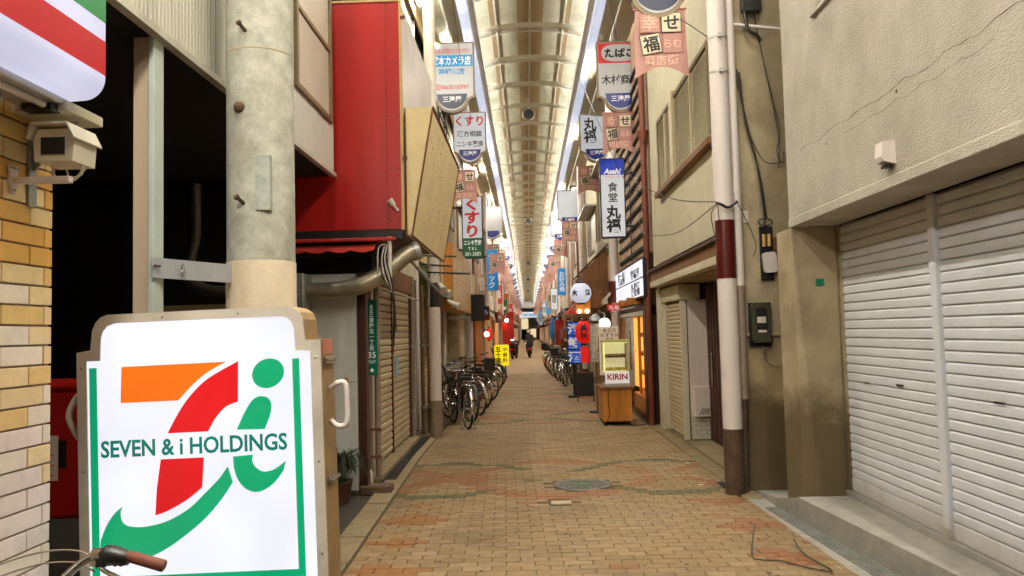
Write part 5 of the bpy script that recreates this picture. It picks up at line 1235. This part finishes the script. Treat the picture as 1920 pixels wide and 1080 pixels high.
for lab, P_ in (('thin wire slung from the eave to the tobacco shop sign', [(1.0, 9.0, 7.2), (1.35, 11.5, 6.9), (1.8, 14.2, 6.95)]), ('thin wire slung across below the vault to the white column', [(1.35, 12.0, 7.2), (1.65, 10.4, 6.2), (1.93, 7.7, 4.5)]), ('thin wire hanging in front of the beer sign', [(1.2, 16.5, 7.2), (1.4, 15.2, 6.0), (1.75, 13.4, 4.2), (2.0, 12.9, 3.9)]), ('thin wire slung along the signs on the shuttered side', [(-1.05, 11.0, 7.2), (-1.12, 14.0, 6.7), (-1.3, 19.5, 7.0)])):
    tag(part('slung_wire', MB().tube(smooth(P_, 6), .006, 5), PLASTB), lab, 'wire')
# vertical projecting signs
def vsign(name, label, x0, x1, y, z0, z1, m, d=.14):
    t = thing(name, label, 'sign', ((x0 + x1) / 2, y, z0)); w_ = (x1 - x0) / 2
    bx('case', (-w_, 0, 0), (w_, d, z1 - z0), BLACK if m is SIGNF2 else FRAMEM, t, .008); bx('sign_face', (-w_ + .025, -.006, .025), (w_ - .025, -.0005, z1 - z0 - .025), m, t)
    bx('wall_arm', (-w_ - .25 if x0 < 0 else w_, .05, .2), (-w_ if x0 < 0 else w_ + .25, .08, .24), BLACK, t); bx('wall_arm', (-w_ - .25 if x0 < 0 else w_, .05, z1 - z0 - .3), (-w_ if x0 < 0 else w_ + .25, .08, z1 - z0 - .26), BLACK, t)
    return t
t = vsign('beer_sign', 'white vertical eatery sign with a blue beer heading', 1.43, 1.91, 14.55, 3.33, 4.85, SIGNF2)
bx('blue_heading', (-.215, -.009, 1.20), (.215, -.0065, 1.495), BEERB, t); text('lettering', 'Asahi', .17, INKW, t, (0, -.0105, 1.265), w=.33, bold=.006, shear=.25); text('lettering', 'アサヒビール', .07, INKR, t, (0, -.008, 1.165), w=.30)
text('lettering', '食\n堂', .19, INKB, t, (0, -.008, .87), line=1.05, bold=.003); text('lettering', '丸\n福', .27, INKB, t, (0, -.008, .36), line=.95, bold=.009)
t = vsign('pharmacy_board', 'tall pharmacy board with red hiragana and a green foot', -1.555, -1.04, 18.8, 3.42, 4.96, SIGNF2)
bx('green_foot', (-.237, -.009, .022), (.237, -.0065, .50), GRNS, t); text('lettering', 'く\nす\nり', .44, INKR, t, (0, -.008, 1.01), h=.98, w=.36, bold=.018); text('lettering', 'ニシキ薬房', .15, INKW, t, (0, -.0105, .39), w=.43, h=.13, bold=.003); text('lettering', 'TEL', .10, INKW, t, (0, -.0105, .24), w=.22, h=.07, spacing=1.4); text('lettering', '301-2083', .10, INKW, t, (0, -.0105, .11), w=.38, h=.09)
t = vsign('clinic_sign', 'blue vertical sign with white katakana past the pharmacy board', -1.54, -1.10, 30.0, 3.22, 4.85, CLINB)
text('lettering', 'ク\nリ\nニ\nッ\nク', .30, INKW, t, (-.03, -.008, .80), h=1.38, bold=.004)
# wood sign box and black sign (left)
wx = thing('wooden_sign_box', 'amber wooden sign box projecting above the bicycles', 'sign', (-1.45, 14.9, 2.12))
bx('face', (0, .03, .0), (.03, 4.6, 1.24), WOODG, wx, .006); bx('end_panel', (-.36, 0, 0), (.028, .028, 1.24), WOODO, wx, .004); bx('body', (-.36, .03, .01), (-.002, 4.6, 1.23), WOODB, wx); bx('edge_strip', (-.20, -.02, -.02), (-.17, -.001, 1.28), FRAMEM, wx); bx('bottom_rail', (-.37, .0, -.035), (.035, 4.6, -.002), WOODO, wx, .004)
kx = thing('black_sign', 'plain black hanging panel next to the wooden sign box', 'sign', (-1.35, 21.0, 1.92)); bx('panel', (-.19, 0, 0), (.19, .06, .73), BLACK, kx, .006); bx('bracket', (-.5, .02, .62), (-.192, .04, .65), GALV, kx); bx('white_awning', (-.75, -.6, .05), (-.25, -.55, .14), WHITEW, kx)
# yellow standing sign
ys = thing('yellow_sign', 'bright yellow lit standing sign among the bicycles', 'sign', (-.95, 27.6, 0)); b = MB(); b.prism(rrect(-.27, .42, .25, 1.16, .05), 0, .16, 'y'); part('case', b, YEL, ys); text('lettering', '五\n十\n番', .21, INKB, ys, (-.13, -.003, .79), line=.95, bold=.006); text('lettering', '中\n華\n料', .17, mat('ink_olive', (110, 96, 20), .5), ys, (.11, -.003, .80), line=1.1, bold=.003); bx('stand', (-.05, .04, 0), (.05, .12, .42), BLACK, ys); bx('foot', (-.2, -.02, 0), (.2, .2, .03), BLACK, ys)
lantern('red lantern glowing past the wooden sign box', (-1.36, 27.0, 1.55), .13, .22, LANTR, [], INKB); lantern('small red lantern beside the bright lamp far down the row', (-1.1, 36.5, 1.9), .14, .24, LANTR, [], INKB)
for lab, x, y, z, r in (('glowing amber lamp outside the shop by the red lantern', -1.42, 26.6, 1.55, .09), ('bright white lamp over the far red lantern', -.98, 36.0, 2.15, .09), ('dazzling white lamp low at the far parked scooter', -.95, 45.0, 1.25, .16)):
    gl = thing('shop_lamp', lab, 'lamp', (x, y, z)); part('globe', MB().lathe([(.0, -r), (r * .7, -r * .7), (r, 0), (r * .7, r * .7), (.0, r)], n=14), BULB if r < .1 else GLOBE, gl); part('arm', MB().tube([(0, 0, r), (0, 0, r + .1), (-.4, 0, r + .12)], .012, 6), GALV, gl)
def nobori(label, x, y, m, z0=.9, h=1.5, w_=.42):
    t = thing('nobori_flag', label, 'flag', (x, y, 0)); part('pole', MB().tube([(0, 0, 0), (0, 0, z0 + h + .05)], .014, 8), FRAMEM, t)
    b = MB(); vs = []; n = 10
    for i in range(n + 1):
        z = z0 + h * i / n; vs += [(.02, .03 * math.sin(i * .8), z), (w_ * .55, .05 * math.sin(i * .8 + 1), z), (w_, .06 * math.sin(i * .8 + 2), z)]
    b.add(vs, [(3 * i + k, 3 * i + k + 1, 3 * i + k + 4, 3 * i + k + 3) for i in range(n) for k in (0, 1)], 0, True); part('cloth', b, m, t, norm=False); part('base', MB().lathe([(.16, 0), (.16, .06), (.04, .08)], n=14), BLACK, t)
nobori('red banner flag on a pole by the far lanterns', -1.3, 39.0, REDC, 1.0, 1.5); nobori('second red banner flag on a pole past the far lanterns', -1.2, 43.0, REDB, 1.2, 1.5); nobori('red banner flag leaning before the goods racks', 1.25, 36.0, REDC, .9, 1.2)
# blue parasol, racks of goods (right, far)
px = thing('folded_parasol', 'folded blue parasol standing before the goods racks', 'parasol', (1.2, 37.0, 0)); part('pole', MB().tube([(0, 0, 0), (0, 0, 2.3)], .02, 8), WOODM, px); part('canopy', MB().lathe([(.05, 1.1), (.16, 1.3), (.20, 1.5), (.10, 2.1), (.02, 2.25)], n=12), BLUET, px); part('base', MB().lathe([(.2, 0), (.2, .08), (.03, .1)], n=14), CONC_G, px)
for k, (x, y, c_) in enumerate(((1.5, 30.5, 'brown'), (1.52, 38.5, 'mixed'), (1.5, 42.0, 'brick red'))):
    g = thing('goods_rack', 'tall rack of %s goods before the shops on the lantern side' % c_, 'rack', (x, y, 0)); part('frame', MB().box((-.25, -.6, 0), (-.22, -.57, 1.5)).box((-.25, .57, 0), (-.22, .6, 1.5)).box((.2, -.6, 0), (.23, -.57, 1.5)).box((.2, .57, 0), (.23, .6, 1.5)).box((-.25, -.6, .3), (.23, .6, .33)).box((-.25, -.6, .8), (.23, .6, .83)).box((-.25, -.6, 1.3), (.23, .6, 1.33)), WOODM, g, norm=False)
    for zz in (.33, .83, 1.33):
        for j in range(6):
            hh = rnd.uniform(.2, .4); bx('goods_box', (-.2, -.55 + .18 * j, zz + .002), (.2, -.55 + .18 * j + .15, zz + hh), rnd.choice([REDD, WOODM, POT, SIGNTAN, REDC, GRNS, BLUET]), g, .01)

# ================================================================== ARCADE ROOF
ar = thing('arcade_roof', 'barrel vaulted arcade roof with cream panels and white arched ribs', 'roof', (0.2, 0, 0))
BAY = 1.83; Y0 = -3.0; NB = int((FAR + 2 - Y0) / BAY)
HW = 1.22; ZS = 7.60; RISE = .15
def az(x, zs=ZS, rise=RISE): return zs + rise * (1 - (x / HW) ** 2)
def vault_strip(x0, x1, zs, rise, th, y0, y1, n=5):
    b = MB(); pt = []
    for i in range(n + 1): x = x0 + (x1 - x0) * i / n; pt.append((x, az(x, zs, rise)))
    b.prism(pt + [(x, z + th) for x, z in reversed(pt)], y0, y1, 'y'); return b
ribs_me = vault_strip(-HW, HW, ZS - .02, RISE, .095, -.045, .045, 16).mesh('rib', ARCW); fixn(ribs_me)
up_me = vault_strip(-HW, HW, ZS + .22, RISE + .04, .04, -.02, .02, 16).mesh('upper_rib', ARCW); fixn(up_me)
strips = [(-HW, -.70), (-.70, .0), (.0, .70), (.70, HW)]
pan_me = [vault_strip(a, c_, ZS + .30, RISE + .04, .012, .004, BAY - .004).mesh('roof_panel', ARCP) for a, c_ in strips]
for m_ in pan_me: fixn(m_)
eav_me = []
for s in (-1, 1):
    b = MB(); xo = 1.93 if s < 0 else 2.02
    b.add([(s * 1.30, .004, 7.30), (s * 1.98, .004, 7.22), (s * 1.98, BAY - .004, 7.22), (s * 1.30, BAY - .004, 7.30), (s * 1.30, .004, 7.33), (s * 1.98, .004, 7.25), (s * 1.98, BAY - .004, 7.25), (s * 1.30, BAY - .004, 7.33)], [(0, 1, 2, 3), (4, 5, 6, 7), (0, 1, 5, 4), (1, 2, 6, 5), (2, 3, 7, 6), (3, 0, 4, 7)])
    me = b.mesh('eave_panel', ARCE); fixn(me); eav_me.append(me)
dif_me = [MB().box((s * 1.20, .004, 7.27), (s * 1.295, BAY - .004, 7.31)).box((s * 1.115, .004, 7.24), (s * 1.199, BAY - .004, 7.31)).mesh('diffuser', DIFF) for s in (-1, 1)]
fill_me = [MB().tube([(s * 1.20, .08, 7.36), (s * 1.20, BAY - .08, 7.36)], .016, 8).mesh('vault_fill_tube', VAULTFILL) for s in (-1, 1)]  # fill tubes added out of sight to light the vault from below
tie_me = MB().box((-.025, -.025, 7.30), (.025, .025, 7.62)).mesh('tie_post', ARCW)
gus_me = MB().box((-.055, -.05, 7.43), (.055, .05, 7.47)).mesh('gusset', ARCW)
for k in range(NB + 1):
    y = Y0 + BAY * k
    link('rib', ribs_me, ar, (0, y, 0)); link('upper_rib', up_me, ar, (0, y + BAY / 2, 0))
    for s in (-1, 1):
        link('tie_post', tie_me, ar, (s * (HW - .12), y, 0))
        if k < 40: link('gusset', gus_me, ar, (s * (HW - .06), y + .3, 0))
    if k == NB: break
    if k < 73:
        for m_ in pan_me: link('roof_panel', m_, ar, (0, y, 0))
    for m_ in eav_me + dif_me + fill_me: link(m_.name.split('.')[0], m_, ar, (0, y, 0))
for x, w_ in ((-.70, .045), (.0, .035), (.70, .045)):
    bx('purlin', (x - .014, Y0, az(x, ZS + .22, RISE + .04) + .0), (x + .014, FAR + 2, az(x, ZS + .22, RISE + .04) + .075), ARCW, ar)
for x0, x1 in ((-.82, -.725), (-.26, -.024), (.024, .27), (.725, .82)):
    b = vault_strip(x0, x1, ZS + .285, RISE + .04, .010, Y0, FAR + 2, 3); part('brown_strip', b, ARCB, ar)
for s in (-1, 1):
    bx('side_beam', (s * (HW - .10), Y0, 7.28), (s * (HW - .22), FAR + 2, 7.43), ARCW, ar); bx('side_beam', (s * (HW - .03), Y0, 7.565), (s * (HW + .05), FAR + 2, 7.70), ARCW, ar)
    bx('clerestory', (s * (HW + .055), Y0, 7.32), (s * (HW + .07), FAR + 2, 8.0), ARCP, ar)
    bx('eave_fascia', (s * 1.985, Y0, 7.0), (s * 2.02, FAR + 2, 7.34), ARCF, ar)
    part('sign_rail', MB().tube([(s * 1.55, Y0, 7.24), (s * 1.55, FAR, 7.24)], .02, 6), ARCW, ar)
# loudspeakers under the ribs
for y, lab in ((20.0, 'round black loudspeaker hanging from the nearest vault rib'), (39.5, 'round black loudspeaker hanging second along the vault'), (64, 'round black loudspeaker hanging third along the vault'), (84, 'round black loudspeaker hanging fourth along the vault'), (108, 'round black loudspeaker hanging farthest along the vault')):
    s = thing('loudspeaker', lab, 'loudspeaker', (.16, y, 7.28)); part('case', MB().lathe([(.06, .12), (.12, .08), (.155, -.02), (.16, -.05), (.145, -.055)], n=22, axis='y'), PLASTB, s); part('cone', MB().lathe([(.14, -.045), (.06, .0), (.0, .01)], n=22, axis='y'), BLACK, s); part('ring', MB().tube([(.15 * math.cos(a * math.pi / 12), -.056, .15 * math.sin(a * math.pi / 12)) for a in range(24)], .012, 6, closed=True), FRAMEM, s); part('centre_cap', MB().lathe([(.06, .0), (.05, -.03), (0, -.045)], n=16, axis='y'), GALV, s); bx('mount', (-.03, -.0, .15), (.03, .06, .46), ARCW, s)
# fluorescent fittings: mounted under the eaves
fx_c = MB().box((-.055, -.66, .0), (.055, .66, .055), 0, .008).mesh('fitting_body', WHITEP)
fx_t = MB().tube([(0, -.60, -.022), (0, .60, -.022)], .020, 8).mesh('tube', TUBEM)
k = 0
y = -2.2
while y < FAR - 2:
    for s, x in ((-1, -1.68), (1, 1.93)):
        yl = y + (0 if s < 0 else 1.4)
        if any(0 < sy - yl < 3.2 for sy in ((19.0, 32.0) if s < 0 else (14.4, 20.2, 28.0))): continue
        t = thing('fluorescent_lamp', 'white fluorescent tube lamp under the arcade eave', 'lamp', (x, y + (0 if s < 0 else 1.4), 7.16), 0, 'fluorescent lamps along the arcade eaves'); link('fitting_body', fx_c, t); link('tube', fx_t, t)
    y += 2.86 if y < 60 else 4.3

# ================================================================== generic shop rows
PAL = [('cream', CREAMW), ('white', WHITEW), ('beige', STUCCO), ('tan', STUCCO_D), ('pinkish', PINKB)]
AWN = [('red', REDC), ('green', GRNS), ('brown', WOODM), ('white', WHITEW), ('blue', BLUET), ('wooden', WOODB)]
def shop_row(side, y0, y1, idx):
    s = side; x0 = -1.90 if s < 0 else 2.06
    cn, cm = PAL[(idx * 3 + (0 if s < 0 else 2)) % 5]; an_, am = AWN[(idx * 5 + (1 if s < 0 else 3)) % 6]
    t = thing('shop_house', '%s shop house with %s awning behind the %s%s' % (cn, an_, 'bicycles' if s < 0 else 'lanterns', ' near the far gable' if idx >= 28 else ''), 'shop', (x0, y0, 0)); L_ = y1 - y0
    def T(name, xa, ya, za, xb, yb, zb, m, ch=0.0, par=None): return bx(name, (s * xa, ya, za), (s * xb, yb, zb), m, par or t, ch)
    off = rnd.uniform(0, .12)
    T('upper_wall', off, .03, 2.55, off + .25, L_ - .03, 7.18, cm)
    T('pilaster', off, .03, 0, off + .3, .25, 2.545, cm, .005); T('pilaster', off, L_ - .25, 0, off + .3, L_ - .03, 2.545, cm, .005)
    T('mass', .45, 0, 0, 3.0, L_, 7.1, DARK)
    lit = rnd.random() < .35 and y0 > 24
    if lit:
        T('lit_interior', .40, .26, .0, .44, L_ - .26, 2.5, rnd.choice([WARM2, WARMWIN]))
        for k in range(3): T('mullion', .30, .3 + (L_ - .6) * k / 2.2, 0, .34, .36 + (L_ - .6) * k / 2.2, 2.5, WOODB)
    else:
        b = MB(); p = .09; m_ = rnd.choice([SLATB, SLATB, SLATY if idx % 4 == 2 else SLATB, FRAMEM])
        for k in range(26):
            pr = [(s * (.30 - a), z) for a, z in slat_prof(p)]; b.prism([(x, z + .06 + p * k) for x, z in pr], .26, L_ - .26, 'y')
        o = part('shutter_slats', b, m_, t); o['kind'] = 'stuff'
        T('shutter_post', .26, L_ * .5 - .03, .03, .32, L_ * .5 + .03, 2.45, FRAMEM)
    T('shutter_box', .02, .26, 2.36, .29, L_ - .26, 2.55, cm)
    # awning / canopy
    d = rnd.uniform(.25, .55); zt = rnd.uniform(2.65, 2.95); zb = zt - rnd.uniform(.25, .45)
    part('awning', MB().prism([(s * (off - .005), zt), (s * -d, zb), (s * -d, zb - .12), (s * (-d + .02), zb - .12), (s * (-d + .02), zb - .01), (s * (off - .005), zt - .03)], .08, L_ - .08, 'y'), am, t)
    T('sign_fascia', -.10, .15, zt + .05, off - .005, L_ - .15, zt + rnd.uniform(.45, .8), rnd.choice([WHITEW, CREAMS, WOODO, cm, SIGNF]), .008)
    zw = rnd.uniform(4.0, 4.4)
    w_ = T('window', off - .04, L_ * .22, zw, off - .002, L_ * .78, zw + 1.15, ALUB, .005)
    T('pane', off - .046, L_ * .22 + .06, zw + .06, off - .0405, L_ * .5 - .02, zw + 1.09, PANEF, 0, w_); T('pane', off - .046, L_ * .5 + .02, zw + .06, off - .0405, L_ * .78 - .06, zw + 1.09, PANE, 0, w_)
    if rnd.random() < .7: part('downpipe', MB().tube([(s * (off - .06), .1, 0), (s * (off - .06), .1, 7.0)], .04, 8), rnd.choice([GREYPIPE, BROWNPIPE, WHITEP]), t)
    if rnd.random() < .5:
        T('sunshade', -.32, L_ * .2, zw + 1.22, off - .005, L_ * .8, zw + 1.28, FRAMEM)
    if rnd.random() < .45:
        zz = rnd.uniform(3.1, 3.4); T('vent_unit', -.28, L_ * .5, zz, off - .006, L_ * .5 + .7, zz + .5, SIGNTAN, .02)
    return t
y = 12.95; i = 0
while y < FAR:
    L_ = rnd.uniform(3.6, 5.6); shop_row(-1, y, min(y + L_, FAR), i); y += L_; i += 1
y = 17.3; i = 0
while y < FAR:
    L_ = rnd.uniform(3.6, 5.6); shop_row(1, y, min(y + L_, FAR), i); y += L_; i += 1
# extra projecting boards down the street
VL = [(CLINB, 'blue'), (TABR, 'red'), (SIGNF2, 'white'), (GRNS, 'green'), (CREAMS, 'cream'), (WOODO, 'wooden')]
CH = [('お好み焼', 'savoury pancakes'), ('喫茶', 'coffee'), ('理容', 'haircuts'), ('薬', 'medicine'), ('寿司', 'sushi'), ('洋服', 'clothing'), ('酒', 'sake'), ('花', 'flowers'), ('時計', 'clocks'), ('お茶', 'tea'), ('精肉', 'meat'), ('鮮魚', 'fresh fish'), ('米', 'rice'), ('本', 'books'), ('呉服', 'kimono cloth'), ('靴', 'shoes'), ('洗濯', 'laundry'), ('歯科', 'dentistry'), ('パン', 'bread'), ('文具', 'stationery'), ('家具', 'furniture'), ('金物', 'hardware')]
for k in range(22):
    s = -1 if k % 2 else 1; y = 37 + 4.3 * k + rnd.uniform(-1, 1); m_, nm = VL[k % 6]; z0 = rnd.uniform(2.4, 3.3); x_ = (-1.72 if s < 0 else 1.45) + rnd.uniform(-.1, .1); h_ = rnd.uniform(.9, 1.5)
    t = vsign('projecting_sign', '%s projecting board lettered for %s far along the arcade' % (nm, CH[k][1]), x_, x_ + .42, y, z0, z0 + h_, m_)
    text('lettering', '\n'.join(CH[k][0]), .26, INKW if m_ in (CLINB, TABR, GRNS) else INKB, t, (0, -.008, h_ / 2), bold=.004, line=.9)

# ================================================================== far end
ew = thing('end_gable', 'white gable wall closing the far end of the arcade', 'wall', (.25, FAR + 1, 0))
bx('gable', (-2.4, 0, 6.2), (2.4, .3, 8.2), WHITEW, ew); bx('jamb', (-2.6, 0, 0), (-1.5, .3, 6.2), WHITEW, ew); bx('jamb', (1.6, 0, 0), (2.6, .3, 6.2), WOODB, ew)
es = thing('end_sign', 'long white sign with blue lettering across the far end', 'sign', (.3, FAR - 1, 4.3)); bx('board', (-1.9, 0, 0), (1.9, .1, 1.1), SIGNF2, es); text('lettering', '三津屋商店街', .9, INKBL, es, (0, -.01, .55), w=3.3, bold=.03)
eb = thing('end_building', 'dim lit building front beyond the end of the arcade', 'building', (.3, FAR + 14, 0)); bx('wall', (-6, 0, 0), (6, .4, 9), WHITEW, eb); bx('lit_window', (-1.8, -.05, 2.2), (-.2, -.005, 4.4), ENDW, eb); bx('lit_window', (.2, -.05, .4), (1.4, -.005, 2.2), ENDW, eb); bx('dark_door', (-1.6, -.05, 0), (-.2, -.005, 2), DARK, eb)

# ================================================================== scooters and rider
def scooter(label, loc, rz, paint):
    t = thing('motor_scooter', label, 'scooter', loc, rz)
    for yy in (.62, -.60): 
        w_ = part('wheel', MB().tube([(0, yy + .20 * math.cos(a * math.pi / 12), .25 + .20 * math.sin(a * math.pi / 12)) for a in range(24)], .05, 8, closed=True), RUBBER, t); part('hub', MB().lathe([(.15, -.02), (.15, .02)], (0, yy, .25), 14, axis='x'), GALV, w_)
    b = MB(); b.prism([(-.85, .48), (-.80, .70), (-.30, .74), (-.05, .42), (.18, .32), (.38, .38), (.48, .90), (.58, .88), (.52, .34), (.30, .20), (-.30, .22), (-.50, .38)], -.14, .14, 'x'); part('body', b, paint, t)
    part('seat', MB().box((-.13, -.80, .715), (.13, -.12, .80), 0, .03), PLASTB, t); part('handlebar', MB().tube([(-.32, .36, .98), (-.15, .46, 1.0), (.15, .46, 1.0), (.32, .36, .98)], .016, 8), PLASTB, t); part('headlight', MB().lathe([(.09, .0), (.08, .05), (0, .07)], (0, .56, .9), 14, axis='y'), GLASS, t); part('rear_box', MB().box((-.2, -1.05, .72), (.2, -.80, 1.06), 0, .03), paint, t); part('tail_light', MB().box((-.08, -.87, .55), (.08, -.855, .62), 0, .01), LITR, t)
    return t
scooter('dark scooter ridden away down the middle of the arcade', (.05, 48.0, 0), R(3), BIKEC[1]); scooter('dark scooter parked below the dazzling lamp', (-.85, 46.5, 0), R(-10), BIKEC[0]); scooter('grey scooter parked before the far red flags', (-1.0, 52, 0), R(12), BIKEC[4])
def person(label, loc, rz, sitting=True):
    me = bpy.data.meshes.new('person')
    J = dict(pel=(0, -.30, .84), spi=(0, -.29, 1.05), che=(0, -.23, 1.28), nek=(0, -.19, 1.42), hd=(0, -.17, 1.52), top=(0, -.17, 1.64))
    for s, n in ((-1, 'l'), (1, 'r')):
        J['sh' + n] = (.19 * s, -.22, 1.36); J['el' + n] = (.27 * s, -.05, 1.14); J['wr' + n] = (.30 * s, .22, 1.03); J['ha' + n] = (.30 * s, .33, 1.0)
        J['hp' + n] = (.10 * s, -.28, .82); J['kn' + n] = (.15 * s, .10, .78); J['an' + n] = (.13 * s, .12, .42); J['to' + n] = (.13 * s, .26, .37)
    keys = list(J); E_ = [('pel', 'spi'), ('spi', 'che'), ('che', 'nek'), ('nek', 'hd'), ('hd', 'top')]
    for n in 'lr': E_ += [('che', 'sh' + n), ('sh' + n, 'el' + n), ('el' + n, 'wr' + n), ('wr' + n, 'ha' + n), ('pel', 'hp' + n), ('hp' + n, 'kn' + n), ('kn' + n, 'an' + n), ('an' + n, 'to' + n)]
    me.from_pydata([J[k] for k in keys], [(keys.index(a), keys.index(b)) for a, b in E_], [])
    o = bpy.data.objects.new('person', me); COL.objects.link(o)
    o.modifiers.new('skin', 'SKIN'); sub = o.modifiers.new('sub', 'SUBSURF'); sub.levels = 1; sub.render_levels = 1
    if not me.skin_vertices: me.attributes.new('skin', 'FLOAT', 'POINT')
    rad = dict(pel=.16, spi=.15, che=.17, nek=.06, hd=.10, top=.075)
    for n in 'lr': rad.update({'sh' + n: .075, 'el' + n: .055, 'wr' + n: .038, 'ha' + n: .04, 'hp' + n: .10, 'kn' + n: .07, 'an' + n: .05, 'to' + n: .045})
    if me.skin_vertices:
        for i, k in enumerate(keys): me.skin_vertices[0].data[i].radius = (rad[k], rad[k]); me.skin_vertices[0].data[i].use_root = (k == 'pel')
    me.materials.append(CLOTHD); o.location = loc; o.rotation_euler = (0, 0, rz); tag(o, label, 'person')
    part('helmet', MB().lathe([(.11, -.04), (.135, .02), (.125, .09), (.07, .14), (.0, .155)], (0, -.17, 1.57), 16), WHITEP, o); part('face', MB().lathe([(.0, -.11), (.06, -.09), (.085, -.02), (.08, .03), (0, .06)], (0, -.10, 1.55), 12), SKIN, o)
    return o
person('rider in a dark jacket and white helmet on the moving scooter', (.05, 48.0, 0), R(3))

hz = None
